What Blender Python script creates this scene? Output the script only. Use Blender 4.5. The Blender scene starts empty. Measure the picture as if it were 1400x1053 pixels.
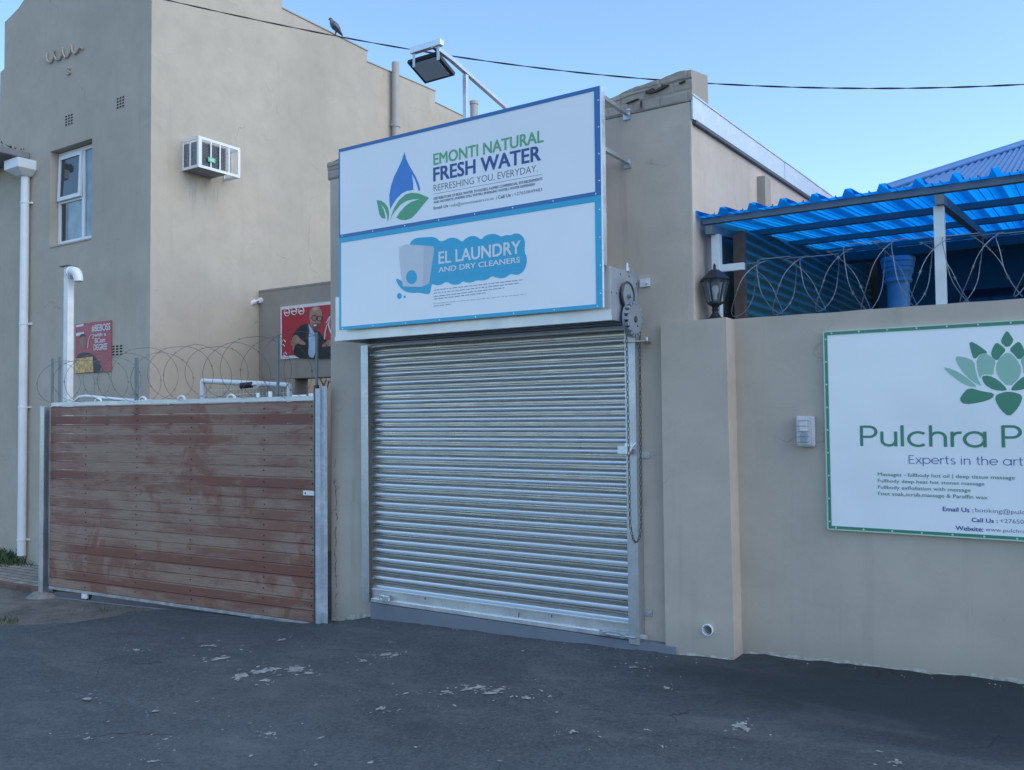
import bpy, bmesh, math, random
import numpy as np
from mathutils import Vector, Matrix, noise as mnoise
random.seed(7)
S = bpy.context.scene
COL = S.collection
R = math.radians

# ------------------------------------------------------------------ camera
FPX, YAW, PITCH, ROLL, CAMZ = 1189.33, 0.582306, 0.035444, -0.0099219, 1.7
fwd = Vector((-math.sin(YAW)*math.cos(PITCH), math.cos(YAW)*math.cos(PITCH), math.sin(PITCH)))
rgt = Vector((math.cos(YAW), math.sin(YAW), 0)); upv = rgt.cross(fwd)
r2 = math.cos(ROLL)*rgt + math.sin(ROLL)*upv
u2 = -math.sin(ROLL)*rgt + math.cos(ROLL)*upv
CAMP = Vector((0, 0, CAMZ))
cam = bpy.data.cameras.new('camera'); camo = bpy.data.objects.new('camera', cam); COL.objects.link(camo)
m = Matrix((r2, u2, -fwd)).transposed().to_4x4(); m.translation = CAMP
camo.matrix_world = m
cam.sensor_fit = 'HORIZONTAL'; cam.sensor_width = 36; cam.lens = FPX/1400*36
cam.clip_end = 1000; cam.clip_start = 0.05
S.camera = camo

# ------------------------------------------------------------------ world, sun, exposure
SUN_AZ, SUN_EL = R(88), R(42)          # azimuth from +Y towards +X
w = bpy.data.worlds.new('World'); S.world = w; w.use_nodes = True
nt = w.node_tree; nt.nodes.clear()
out = nt.nodes.new('ShaderNodeOutputWorld'); bg = nt.nodes.new('ShaderNodeBackground')
sky = nt.nodes.new('ShaderNodeTexSky'); sky.sky_type = 'NISHITA'; sky.sun_disc = False
sky.sun_elevation = SUN_EL; sky.sun_rotation = SUN_AZ
sky.altitude = 0; sky.air_density = 1.0; sky.dust_density = 1.0; sky.ozone_density = 6.0
bg.inputs['Strength'].default_value = 0.15
tint = nt.nodes.new('ShaderNodeMix'); tint.data_type = 'RGBA'; tint.blend_type = 'MULTIPLY'; tint.inputs[0].default_value = 1
tint.inputs[7].default_value = (1.06, 1.035, .95, 1)          # keeps the twilight blue from going violet
nt.links.new(sky.outputs[0], tint.inputs[6]); nt.links.new(tint.outputs[2], bg.inputs[0]); nt.links.new(bg.outputs[0], out.inputs[0])
sd = bpy.data.lights.new('sun', 'SUN'); sd.energy = 0.28; sd.angle = R(60); sd.color = (1.0, 0.95, 0.82)
so = bpy.data.objects.new('sun', sd); COL.objects.link(so)
sdir = Vector((math.sin(SUN_AZ)*math.cos(SUN_EL), math.cos(SUN_AZ)*math.cos(SUN_EL), math.sin(SUN_EL)))
so.rotation_euler = sdir.to_track_quat('Z', 'Y').to_euler(); so.location = (20, 15, 30)
S.view_settings.view_transform = 'Standard'; S.view_settings.look = 'None'
S.view_settings.exposure = 1.17; S.view_settings.gamma = 1.0

# ------------------------------------------------------------------ helpers
def ray(px, py):
    return r2*((px-700)/FPX) - u2*((py-526.5)/FPX) + fwd
def at(px, py, Y):
    d = ray(px, py); return CAMP + d*(Y/d.y)
def atX(px, py, X):
    d = ray(px, py); return CAMP + d*(X/d.x)
def atZ(px, py, Z):
    d = ray(px, py); return CAMP + d*((Z-CAMZ)/d.z)
WLOC = {}
def wl(o):
    return WLOC.get(o.name, Vector((0, 0, 0)))
def tag(o, label=None, cat=None, group=None, kind=None):
    if label: o['label'] = label
    if cat: o['category'] = cat
    if group: o['group'] = group
    if kind: o['kind'] = kind
    return o
def empty(name, loc, label, cat, group=None):
    o = bpy.data.objects.new(name, None); COL.objects.link(o)
    o.location = loc; o.empty_display_size = .1; WLOC[o.name] = Vector(loc)
    return tag(o, label, cat, group)

class MB:
    def __init__(s): s.v = []; s.f = []
    def add(s, vs, fs):
        b = len(s.v); s.v += [Vector(p) for p in vs]; s.f += [tuple(i+b for i in f) for f in fs]; return s
    def box(s, x0, x1, y0, y1, z0, z1):
        return s.add([(x0,y0,z0),(x1,y0,z0),(x1,y1,z0),(x0,y1,z0),(x0,y0,z1),(x1,y0,z1),(x1,y1,z1),(x0,y1,z1)],
            [(0,3,2,1),(4,5,6,7),(0,1,5,4),(1,2,6,5),(2,3,7,6),(3,0,4,7)])
    def obox(s, c, ax, ay, az, dx, dy, dz):   # oriented box, half axes unit vectors, full sizes
        c = Vector(c); ax = Vector(ax)*dx/2; ay = Vector(ay)*dy/2; az = Vector(az)*dz/2
        return s.add([c-ax-ay-az, c+ax-ay-az, c+ax+ay-az, c-ax+ay-az, c-ax-ay+az, c+ax-ay+az, c+ax+ay+az, c-ax+ay+az],
            [(0,3,2,1),(4,5,6,7),(0,1,5,4),(1,2,6,5),(2,3,7,6),(3,0,4,7)])
    def bar(s, a, b, wd, ht, up=(0,0,1)):
        a = Vector(a); b = Vector(b); d = (b-a); L = d.length; d.normalize()
        sx = d.cross(Vector(up)).normalized(); uz = sx.cross(d)
        return s.obox((a+b)/2, d, sx, uz, L, wd, ht)
    def prism(s, pts, ext):
        pts = [Vector(p) for p in pts]; e = Vector(ext); n = len(pts)
        fs = [tuple(range(n)), tuple(range(2*n-1, n-1, -1))]
        fs += [((i+1) % n, i, n+i, n+(i+1) % n) for i in range(n)]
        return s.add(pts+[p+e for p in pts], fs)
    def poly(s, pts):
        return s.add(pts, [tuple(range(len(pts)))])
    def sweep(s, pts, radii, n=8, closed=False, sx=1.0, cap=True, up=None):
        pts = [Vector(p) for p in pts]; N = len(pts)
        if not hasattr(radii, '__len__'): radii = [radii]*N
        vs = []; fs = []; prev = None
        for i, p in enumerate(pts):
            if closed: t = pts[(i+1) % N]-pts[i-1]
            else: t = pts[min(i+1, N-1)]-pts[max(i-1, 0)]
            if t.length < 1e-9: t = Vector((0,0,1))
            t.normalize()
            if prev is None:
                u = Vector(up) if up else Vector((0,0,1))
                if abs(t.dot(u)) > .95: u = Vector((1,0,0))
                prev = (u-t*t.dot(u)).normalized()
            else: prev = (prev-t*t.dot(prev)).normalized()
            q = t.cross(prev)
            for k in range(n):
                a = 2*math.pi*k/n
                vs.append(p+(prev*math.cos(a)+q*math.sin(a)*sx)*radii[i])
        M = N if closed else N-1
        for i in range(M):
            for k in range(n):
                a = i*n+k; b = i*n+(k+1) % n; c = ((i+1) % N)*n+(k+1) % n; d = ((i+1) % N)*n+k
                fs.append((a,b,c,d))
        if cap and not closed:
            fs.append(tuple(range(n-1,-1,-1))); fs.append(tuple((N-1)*n+k for k in range(n)))
        return s.add(vs, fs)
    def tube(s, a, b, r, n=12): return s.sweep([a, b], r, n)
    def disc(s, c, axis, r, h, n=24):
        c = Vector(c); ax = Vector(axis).normalized(); return s.sweep([c, c+ax*h], r, n)
    def lathe(s, c, prof, n=24):
        c = Vector(c); vs = []; fs = []
        for r_, z in prof:
            for k in range(n):
                a = 2*math.pi*k/n; vs.append(c+Vector((r_*math.cos(a), r_*math.sin(a), z)))
        for i in range(len(prof)-1):
            for k in range(n):
                fs.append((i*n+k, i*n+(k+1) % n, (i+1)*n+(k+1) % n, (i+1)*n+k))
        fs.append(tuple(range(n-1,-1,-1))); fs.append(tuple((len(prof)-1)*n+k for k in range(n)))
        return s.add(vs, fs)
    def build(s, name, mat, parent=None, smooth=False, bevel=0, origin=None, angle=40):
        if parent is None:
            if origin is None:
                a = np.array([tuple(p) for p in s.v]); lo, hi = a.min(0), a.max(0)
                origin = Vector(((lo[0]+hi[0])/2, (lo[1]+hi[1])/2, lo[2]))
            o0 = Vector(origin)
        else: o0 = wl(parent)
        me = bpy.data.meshes.new(name)
        me.from_pydata([tuple(p-o0) for p in s.v], [], s.f)
        bm = bmesh.new(); bm.from_mesh(me)
        bmesh.ops.recalc_face_normals(bm, faces=bm.faces[:])
        if bevel:
            es = [e for e in bm.edges if len(e.link_faces) == 2 and e.calc_face_angle(0) > R(30)]
            bmesh.ops.bevel(bm, geom=es, offset=bevel, segments=2, profile=.6, affect='EDGES', clamp_overlap=True)
        bm.to_mesh(me); bm.free()
        if smooth:
            me.polygons.foreach_set('use_smooth', [True]*len(me.polygons))
            try: me.set_sharp_from_angle(angle=R(angle))
            except Exception: pass
        if mat: me.materials.append(mat)
        o = bpy.data.objects.new(name, me); COL.objects.link(o)
        if parent is not None:
            o.parent = parent; WLOC[o.name] = o0
        else:
            o.location = o0; WLOC[o.name] = o0
        return o

# ------------------------------------------------------------------ materials
def nmat(name):
    mt = bpy.data.materials.new(name); mt.use_nodes = True
    t = mt.node_tree; b = t.nodes['Principled BSDF']
    return mt, t, b
def N(t, typ, **kw):
    n = t.nodes.new(typ)
    for k, v in kw.items():
        if k in n.inputs.keys() if hasattr(n.inputs, 'keys') else False: n.inputs[k].default_value = v
        else: setattr(n, k, v)
    return n
def coords(t, scale=(1,1,1)):
    tc = t.nodes.new('ShaderNodeNewGeometry'); mp = t.nodes.new('ShaderNodeMapping')
    mp.inputs['Scale'].default_value = scale
    t.links.new(tc.outputs['Position'], mp.inputs['Vector']); return mp.outputs[0]
def tnoise(t, vec, scale, detail=4, rough=.55, dist=0):
    n = t.nodes.new('ShaderNodeTexNoise'); n.inputs['Scale'].default_value = scale
    n.inputs['Detail'].default_value = detail; n.inputs['Roughness'].default_value = rough
    n.inputs['Distortion'].default_value = dist
    t.links.new(vec, n.inputs['Vector']); return n.outputs['Fac']
def ramp(t, fac, stops):
    r_ = t.nodes.new('ShaderNodeValToRGB'); e = r_.color_ramp.elements
    while len(e) < len(stops): e.new(.5)
    for k, (p, c) in enumerate(stops):
        e[k].position = p; e[k].color = (c, c, c, 1) if not hasattr(c, '__len__') else (*c, 1)
    t.links.new(fac, r_.inputs[0]); return r_.outputs[0]
def mix(t, fac, a, b, mode='MIX'):
    n = t.nodes.new('ShaderNodeMix'); n.data_type = 'RGBA'; n.blend_type = mode
    for sock, val in ((n.inputs[0], fac), (n.inputs[6], a), (n.inputs[7], b)):
        if isinstance(val, bpy.types.NodeSocket): t.links.new(val, sock)
        elif hasattr(val, '__len__'): sock.default_value = (*val, 1)
        else: sock.default_value = val
    return n.outputs[2]
def bump(t, b, h, strength=.3, dist=.01):
    n = t.nodes.new('ShaderNodeBump'); n.inputs['Strength'].default_value = strength
    n.inputs['Distance'].default_value = dist
    t.links.new(h, n.inputs['Height']); t.links.new(n.outputs[0], b.inputs['Normal'])
def mul(c, k): return tuple(min(1, x*k) for x in c)

def simple(name, col, rough=.5, metal=0, var=.12, scale=8, bumps=0, spec=None, coat=0):
    mt, t, b = nmat(name); v = coords(t)
    f = tnoise(t, v, scale, 5)
    t.links.new(mix(t, ramp(t, f, [(.3, 0), (.7, 1)]), mul(col, 1-var), mul(col, 1+var)), b.inputs['Base Color'])
    b.inputs['Roughness'].default_value = rough; b.inputs['Metallic'].default_value = metal
    if coat: b.inputs['Coat Weight'].default_value = coat
    if spec is not None: b.inputs['Specular IOR Level'].default_value = spec
    if bumps: bump(t, b, tnoise(t, v, scale*6, 4), bumps, .004)
    return mt
def plaster(name, col, stain=(.16,.15,.13), amt=.35, low=None):
    mt, t, b = nmat(name); v = coords(t)
    big = tnoise(t, v, .7, 4, .6); mid = tnoise(t, v, 3.5, 5, .65); fine = tnoise(t, v, 42, 4, .6)
    c = mix(t, ramp(t, big, [(.3, 0), (.72, 1)]), mul(col, .86), mul(col, 1.08))
    c = mix(t, ramp(t, mid, [(.42, 0), (.72, .55)]), c, mul(col, .80))
    sv = coords(t, (5, 5, .35)); st = tnoise(t, sv, 1.3, 5, .7)
    c = mix(t, ramp(t, st, [(.56, 0), (.8, amt)]), c, stain)
    lt = tnoise(t, coords(t, (1, 1, 1.4)), 2.1, 6, .7, .6)
    c = mix(t, ramp(t, lt, [(.6, 0), (.78, .35)]), c, mul(col, 1.3))
    hc = t.nodes.new('ShaderNodeTexVoronoi'); hc.feature = 'DISTANCE_TO_EDGE'; hc.inputs['Scale'].default_value = .8
    hn = t.nodes.new('ShaderNodeTexNoise'); hn.inputs['Scale'].default_value = 2.5; hn.inputs['Detail'].default_value = 7; t.links.new(v, hn.inputs['Vector'])
    hm = t.nodes.new('ShaderNodeMix'); hm.data_type = 'VECTOR'; hm.inputs[0].default_value = .35; t.links.new(v, hm.inputs[4]); t.links.new(hn.outputs['Color'], hm.inputs[5]); t.links.new(hm.outputs[1], hc.inputs['Vector'])
    hs = ramp(t, tnoise(t, v, 1.3, 2), [(.54, 0), (.62, 1)])
    c = mix(t, mix(t, 1.0, ramp(t, hc.outputs['Distance'], [(.0008, .5), (.003, 0)]), hs, 'MULTIPLY'), c, mul(col, .45))
    sp = t.nodes.new('ShaderNodeTexVoronoi'); sp.inputs['Scale'].default_value = 9; t.links.new(v, sp.inputs['Vector'])
    c = mix(t, ramp(t, sp.outputs['Distance'], [(.0, .7), (.045, 0)]), c, mul(col, .5))
    if low:                                                 # splash dirt just over the ground
        sz = t.nodes.new('ShaderNodeSeparateXYZ'); t.links.new(v, sz.inputs[0])
        ad = t.nodes.new('ShaderNodeMath'); ad.operation = 'MULTIPLY_ADD'
        t.links.new(mid, ad.inputs[0]); ad.inputs[1].default_value = .35; t.links.new(sz.outputs['Z'], ad.inputs[2])
        c = mix(t, ramp(t, ad.outputs[0], [(low, .55), (low+.22, 0)]), c, (.33,.30,.26))
    t.links.new(c, b.inputs['Base Color']); b.inputs['Roughness'].default_value = .82
    b.inputs['Specular IOR Level'].default_value = .25
    tw = tnoise(t, coords(t, (1, 1, 1.8)), 7, 4, .6, .8); h = mix(t, .5, mix(t, .5, fine, mid), tw)
    bump(t, b, h, .3, .009)
    return mt
def galv(name, col=(.55,.57,.6), rough=.38, metal=.9, white=.25, spangle=1):
    mt, t, b = nmat(name); v = coords(t)
    vo = t.nodes.new('ShaderNodeTexVoronoi'); vo.inputs['Scale'].default_value = 45; t.links.new(v, vo.inputs['Vector'])
    c = mix(t, ramp(t, vo.outputs['Color'], [(0, 0), (1, 1)]), mul(col, .93), mul(col, 1.06)) if spangle else mix(t, tnoise(t, coords(t, (.25, 1, 6)), 3, 4), mul(col, .93), mul(col, 1.06))
    n1 = tnoise(t, v, 4, 6, .7)
    c = mix(t, ramp(t, n1, [(.5, 0), (.75, white)]), c, (.8,.82,.84))
    t.links.new(c, b.inputs['Base Color']); b.inputs['Metallic'].default_value = metal
    t.links.new(ramp(t, n1, [(.3, rough-.08), (.7, rough+.15)]), b.inputs['Roughness'])
    bump(t, b, tnoise(t, v, 22 if spangle else 5, 3), .08 if spangle else .05, .004)
    return mt

M = {}
WALL = (.545,.465,.38)
M['wall'] = plaster('grey_beige_plaster', WALL, low=.1)
M['wall_tall'] = plaster('grey_beige_plaster_old', (.49,.43,.35), amt=.16)
M['wall_fence'] = plaster('grey_beige_plaster_fence', (.545,.465,.38), amt=.2, low=.24)
M['wall_back'] = plaster('back_plaster', (.38,.33,.28))
M['coping'] = plaster('weathered_mortar', (.38,.33,.28), amt=.5)
M['concrete'] = plaster('grey_concrete', (.25,.255,.27), amt=.4)
M['sill'] = plaster('painted_sill', (.2,.215,.25), amt=.3)
M['galv'] = galv('galvanised_steel')
M['shutter'] = galv('shutter_steel', (.70,.70,.69), .33, .9, .12, 0)
M['bar'] = galv('aluminium_bar', (.78,.79,.8), .33, .8, .3)
M['hood'] = galv('galvanised_hood', (.74,.73,.71), .42, .75, .35, 0)
M['endplate'] = galv('hood_end_plate', (.36,.40,.45), .5, .6, .12, 0)
M['white'] = simple('white_paint', (.78,.79,.8), .45, var=.05, scale=3)
M['whitepost'] = simple('chalky_white_paint', (.76,.77,.75), .6, var=.12, scale=5)
M['pvc'] = simple('white_pvc', (.74,.76,.78), .35, var=.06, scale=3)
M['board'] = simple('gloss_sign_board', (.87,.88,.89), .2, var=.02, scale=1.5)
_t = M['board'].node_tree; bump(_t, _t.nodes['Principled BSDF'], tnoise(_t, coords(_t), 1.6, 2, .4), .4, .05)
M['black'] = simple('black_metal', (.02,.022,.025), .45, var=.2)
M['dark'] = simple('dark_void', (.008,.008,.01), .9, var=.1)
M['darkgrey'] = simple('charcoal_metal', (.05,.055,.06), .4, var=.15)
M['blue'] = simple('sign_blue', (.035,.165,.40), .3, var=.03)
M['navy'] = simple('sign_navy', (.035,.085,.27), .3, var=.03)
M['cyan'] = simple('sign_cyan', (.03,.40,.62), .3, var=.03)
M['dropblue'] = simple('sign_drop_blue', (.05,.23,.60), .3, var=.05)
M['green'] = simple('sign_green', (.13,.42,.20), .3, var=.04)
M['leaf'] = simple('sign_leaf_green', (.10,.38,.20), .3, var=.05)
M['greydk'] = simple('sign_grey_ink', (.10,.11,.17), .35, var=.03)
M['dkgreen'] = simple('spa_green', (.055,.24,.15), .3, var=.04)
M['mint'] = simple('spa_mint', (.30,.53,.42), .3, var=.04)
M['spablue'] = simple('spa_blue_ink', (.09,.14,.30), .3, var=.03)
M['faint'] = simple('faint_cyan', (.06,.46,.67), .3, var=.02)
M['tan'] = simple('tan_pipe_paint', (.40,.37,.34), .6, var=.06)
M['wire'] = simple('razor_wire_steel', (.32,.33,.35), .5, .7, var=.2)
M['wiredark'] = simple('weathered_razor_wire', (.16,.16,.17), .6, .5, var=.3)
M['cable'] = simple('black_cable', (.018,.018,.03), .6, var=.1)
M['roofblue'] = simple('blue_roof_paint', (.03,.14,.37), .4, var=.1, scale=2)
M['colblue'] = simple('blue_column_paint', (.20,.47,.64), .5, var=.08)
M['greensteel'] = simple('grey_primer_steel', (.17,.21,.22), .55, 0, var=.12)
M['timber'] = simple('brown_timber', (.16,.10,.07), .7, var=.25, scale=12)
M['red'] = simple('poster_red', (.46,.03,.05), .4, var=.06)
M['pwhite'] = simple('poster_white', (.75,.72,.72), .5, var=.05)
M['skin'] = simple('poster_skin', (.42,.24,.17), .5, var=.1)
M['skindk'] = simple('poster_skin_dark', (.28,.15,.10), .5, var=.1)
M['suit'] = simple('poster_suit', (.018,.022,.032), .5, var=.2)
M['shirt'] = simple('poster_shirt', (.42,.55,.70), .5, var=.1)
M['yellow'] = simple('poster_yellow', (.62,.38,.12), .5, var=.5, scale=25)
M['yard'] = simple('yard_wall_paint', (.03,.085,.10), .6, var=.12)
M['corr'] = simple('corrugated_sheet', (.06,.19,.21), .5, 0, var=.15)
M['sticker'] = simple('green_sticker', (.08,.50,.32), .4, var=.05)

def glass(name, col=(.02,.03,.04), rough=.05):
    mt, t, b = nmat(name); b.inputs['Base Color'].default_value = (*col, 1)
    b.inputs['Roughness'].default_value = rough; b.inputs['Specular IOR Level'].default_value = .8
    return mt
M['pane'] = glass('window_pane')
M['lens'] = glass('lamp_lens', (.34,.38,.42), .3)
def clear_glass(name, tint=(.85,.9,.92), a=.35):
    mt, t, b = nmat(name); b.inputs['Base Color'].default_value = (*tint, 1)
    b.inputs['Roughness'].default_value = .1; b.inputs['Alpha'].default_value = a
    return mt
M['clear'] = clear_glass('lantern_glass', (.22,.26,.29), .38)
M['bulkglass'] = clear_glass('frosted_cover', (.8,.83,.85), .28)
def canopy_mat():
    mt, t, b = nmat('blue_translucent_sheet'); o = t.nodes['Material Output']; v = coords(t)
    f = tnoise(t, coords(t, (1.2, .5, 1)), 3, 5, .6)
    c = mix(t, ramp(t, f, [(.35, 0), (.7, 1)]), (.004,.30,.80), (.008,.38,.88))
    tr = t.nodes.new('ShaderNodeBsdfTranslucent'); t.links.new(c, tr.inputs[0])
    t.links.new(mix(t, .6, c, (.01,.18,.6)), b.inputs['Base Color']); b.inputs['Roughness'].default_value = .3
    mx = t.nodes.new('ShaderNodeMixShader'); mx.inputs[0].default_value = .95
    t.links.new(b.outputs[0], mx.inputs[1]); t.links.new(tr.outputs[0], mx.inputs[2])
    t.links.new(mx.outputs[0], o.inputs[0]); return mt
M['sheet'] = canopy_mat()

def boards_mat():
    mt, t, b = nmat('weathered_hardwood'); tc = t.nodes.new('ShaderNodeTexCoord')
    ob = tc.outputs['Object']
    sp = t.nodes.new('ShaderNodeSeparateXYZ'); t.links.new(ob, sp.inputs[0])
    dv = t.nodes.new('ShaderNodeMath'); dv.operation = 'DIVIDE'; dv.inputs[1].default_value = .1015; t.links.new(sp.outputs['Z'], dv.inputs[0])
    fl = t.nodes.new('ShaderNodeMath'); fl.operation = 'FLOOR'; t.links.new(dv.outputs[0], fl.inputs[0])
    wn = t.nodes.new('ShaderNodeTexWhiteNoise'); wn.noise_dimensions = '1D'; t.links.new(fl.outputs[0], wn.inputs['W'])
    # board-shifted coordinates so the grain breaks at each board
    cb = t.nodes.new('ShaderNodeCombineXYZ')
    ma = t.nodes.new('ShaderNodeMath'); ma.operation = 'MULTIPLY_ADD'; ma.inputs[1].default_value = 31.0
    t.links.new(wn.outputs['Value'], ma.inputs[0]); t.links.new(sp.outputs['X'], ma.inputs[2])
    t.links.new(ma.outputs[0], cb.inputs[0]); t.links.new(sp.outputs['Y'], cb.inputs[1]); t.links.new(sp.outputs['Z'], cb.inputs[2])
    def mp(sc):
        m_ = t.nodes.new('ShaderNodeMapping'); m_.inputs['Scale'].default_value = sc; t.links.new(cb.outputs[0], m_.inputs[0]); return m_.outputs[0]
    grain = tnoise(t, mp((1.6, 1, 60)), 2, 6, .7, .4)
    patch = tnoise(t, mp((.8, 1, 3.0)), 1.5, 6, .7, .3)
    big = tnoise(t, ob, .8, 3, .5)
    m2 = t.nodes.new('ShaderNodeMapping'); m2.inputs['Scale'].default_value = (1.0, 1, .8); t.links.new(ob, m2.inputs[0])
    blot = tnoise(t, m2.outputs[0], 1.5, 8, .68, .4)
    c = mix(t, ramp(t, wn.outputs['Value'], [(.1, 0), (.9, 1)]), (.21,.088,.062), (.275,.145,.105))
    ad = t.nodes.new('ShaderNodeMath'); ad.operation = 'ADD'; t.links.new(patch, ad.inputs[0]); t.links.new(big, ad.inputs[1])
    a2 = t.nodes.new('ShaderNodeMath'); a2.operation = 'MULTIPLY_ADD'; a2.inputs[1].default_value = .26
    t.links.new(wn.outputs['Value'], a2.inputs[0]); t.links.new(ad.outputs[0], a2.inputs[2])
    c = mix(t, ramp(t, a2.outputs[0], [(.57, 0), (.605, 1)]) if False else ramp(t, a2.outputs[0], [(.0, 0), (1.0, 1)]), c, c)
    hf = t.nodes.new('ShaderNodeMath'); hf.operation = 'MULTIPLY'; hf.inputs[1].default_value = .5; t.links.new(a2.outputs[0], hf.inputs[0])
    c = mix(t, ramp(t, hf.outputs[0], [(.515, 0), (.60, .8)]), c, (.35,.25,.185))
    c = mix(t, ramp(t, blot, [(.54, 0), (.60, .7)]), c, (.22,.075,.05))
    c = mix(t, ramp(t, patch, [(.30, .6), (.40, 0)]), c, (.19,.07,.055))
    c = mix(t, ramp(t, grain, [(.35, .5), (.58, 0)]), c, (.10,.055,.04))
    lo = t.nodes.new('ShaderNodeMath'); lo.operation = 'FRACT'; t.links.new(dv.outputs[0], lo.inputs[0])
    t.links.new(c, b.inputs['Base Color']); b.inputs['Roughness'].default_value = .68
    bump(t, b, grain, .35, .004)
    return mt
M['boards'] = boards_mat()

def asphalt_mat():
    mt, t, b = nmat('worn_asphalt'); v = coords(t)
    big = tnoise(t, coords(t, (.5, 1.2, 1)), .9, 5, .6, .5); mid = tnoise(t, v, 5, 6, .7); fine = tnoise(t, v, 130, 3, .7)
    c = mix(t, ramp(t, big, [(.3, 0), (.7, 1)]), (.038,.050,.058), (.086,.100,.108))
    c = mix(t, ramp(t, mid, [(.5, 0), (.75, .5)]), c, (.105,.115,.12))
    c = mix(t, ramp(t, mid, [(.25, .5), (.42, 0)]), c, (.042,.046,.052))
    c = mix(t, ramp(t, fine, [(.45, 0), (.8, .5)]), c, (.13,.14,.14))
    sv = t.nodes.new('ShaderNodeTexVoronoi'); sv.inputs['Scale'].default_value = 75; t.links.new(v, sv.inputs['Vector'])
    sg = ramp(t, sv.outputs['Color'], [(.2, 0), (.9, 1)])
    c = mix(t, .55, c, mix(t, sg, (.35,.35,.35), (1.7,1.7,1.7)), 'MULTIPLY') if False else mix(t, ramp(t, sv.outputs['Color'], [(.55, 0), (.95, .35)]), c, (.17,.18,.185))
    c = mix(t, ramp(t, sv.outputs['Color'], [(.08, .5), (.35, 0)]), c, (.022,.03,.036))
    vo = t.nodes.new('ShaderNodeTexVoronoi'); vo.inputs['Scale'].default_value = 7; t.links.new(v, vo.inputs['Vector'])
    sel = ramp(t, tnoise(t, v, 1.6, 3), [(.58, 0), (.68, 1)])
    fl = ramp(t, vo.outputs['Distance'], [(.02, .8), (.05, 0)])
    c = mix(t, mix(t, 1.0, fl, sel, 'MULTIPLY'), c, (.36,.36,.36))
    # worn streaks
    ws = tnoise(t, coords(t, (2.2, 7, 1)), 2.2, 6, .75, .8); wsel = ramp(t, tnoise(t, v, .8, 2), [(.52, 0), (.66, 1)])
    c = mix(t, mix(t, 1.0, ramp(t, ws, [(.62, 0), (.72, .8)]), wsel, 'MULTIPLY'), c, (.26,.26,.255))
    dst = tnoise(t, coords(t, (.7, 1.6, 1)), 1.7, 7, .75, .7)
    c = mix(t, ramp(t, dst, [(.5, 0), (.72, .55)]), c, (.145,.155,.155))
    damp_shade = t.nodes.new('ShaderNodeVectorMath'); damp_shade.operation = 'DISTANCE'  # dark blotch by the right wall: shade and damp put into the colour
    tv = t.nodes.new('ShaderNodeMapping'); tv.inputs['Scale'].default_value = (.55, 1.3, 1); t.links.new(v, tv.inputs[0]); t.links.new(tv.outputs[0], damp_shade.inputs[0]); damp_shade.inputs[1].default_value = (-.25, 7.1, 0)
    ta = t.nodes.new('ShaderNodeMath'); ta.operation = 'MULTIPLY_ADD'; ta.inputs[1].default_value = 1.1; t.links.new(dst, ta.inputs[0]); t.links.new(damp_shade.outputs['Value'], ta.inputs[2])
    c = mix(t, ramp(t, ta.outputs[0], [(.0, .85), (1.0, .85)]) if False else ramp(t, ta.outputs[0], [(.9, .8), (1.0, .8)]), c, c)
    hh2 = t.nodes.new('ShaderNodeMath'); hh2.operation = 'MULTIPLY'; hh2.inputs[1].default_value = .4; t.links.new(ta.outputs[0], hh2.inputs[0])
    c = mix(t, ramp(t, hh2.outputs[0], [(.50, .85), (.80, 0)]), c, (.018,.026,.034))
    oil = tnoise(t, v, 1.1, 5, .7, .4); c = mix(t, ramp(t, oil, [(.3, .55), (.44, 0)]), c, (.045,.05,.058))
    vc = t.nodes.new('ShaderNodeTexVoronoi'); vc.feature = 'DISTANCE_TO_EDGE'; vc.inputs['Scale'].default_value = 1.1
    wv = t.nodes.new('ShaderNodeMix'); wv.data_type = 'VECTOR'; wv.inputs[0].default_value = .25
    t.links.new(v, wv.inputs[4])
    nz = t.nodes.new('ShaderNodeTexNoise'); nz.inputs['Scale'].default_value = 3; nz.inputs['Detail'].default_value = 6
    t.links.new(v, nz.inputs['Vector']); t.links.new(nz.outputs['Color'], wv.inputs[5]); t.links.new(wv.outputs[1], vc.inputs['Vector'])
    csel = ramp(t, tnoise(t, v, 1.4, 2), [(.55, 0), (.63, 1)])
    crk = mix(t, 1.0, ramp(t, vc.outputs['Distance'], [(.0015, .8), (.005, 0)]), csel, 'MULTIPLY')
    c = mix(t, crk, c, (.012,.013,.016))
    t.links.new(c, b.inputs['Base Color']); b.inputs['Roughness'].default_value = .72; b.inputs['Specular IOR Level'].default_value = .35
    h = mix(t, .4, fine, mid); h = mix(t, crk, h, (0,0,0)); bump(t, b, h, .6, .012)
    return mt
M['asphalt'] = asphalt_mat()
def dirt_mat():
    mt, t, b = nmat('dirt_and_gravel'); v = coords(t)
    a = tnoise(t, v, 2.2, 6, .65, .4); f = tnoise(t, v, 45, 4, .7)
    c = mix(t, ramp(t, a, [(.35, 0), (.65, 1)]), (.05,.052,.05), (.17,.155,.13))
    c = mix(t, ramp(t, f, [(.45, 0), (.7, .6)]), c, (.23,.22,.2))
    g = tnoise(t, v, 6, 4, .6); c = mix(t, ramp(t, g, [(.58, 0), (.7, .6)]), c, (.04,.06,.03))
    t.links.new(c, b.inputs['Base Color']); b.inputs['Roughness'].default_value = .95; bump(t, b, mix(t, .5, a, f), .8, .03)
    return mt
M['dirt'] = dirt_mat()
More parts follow.
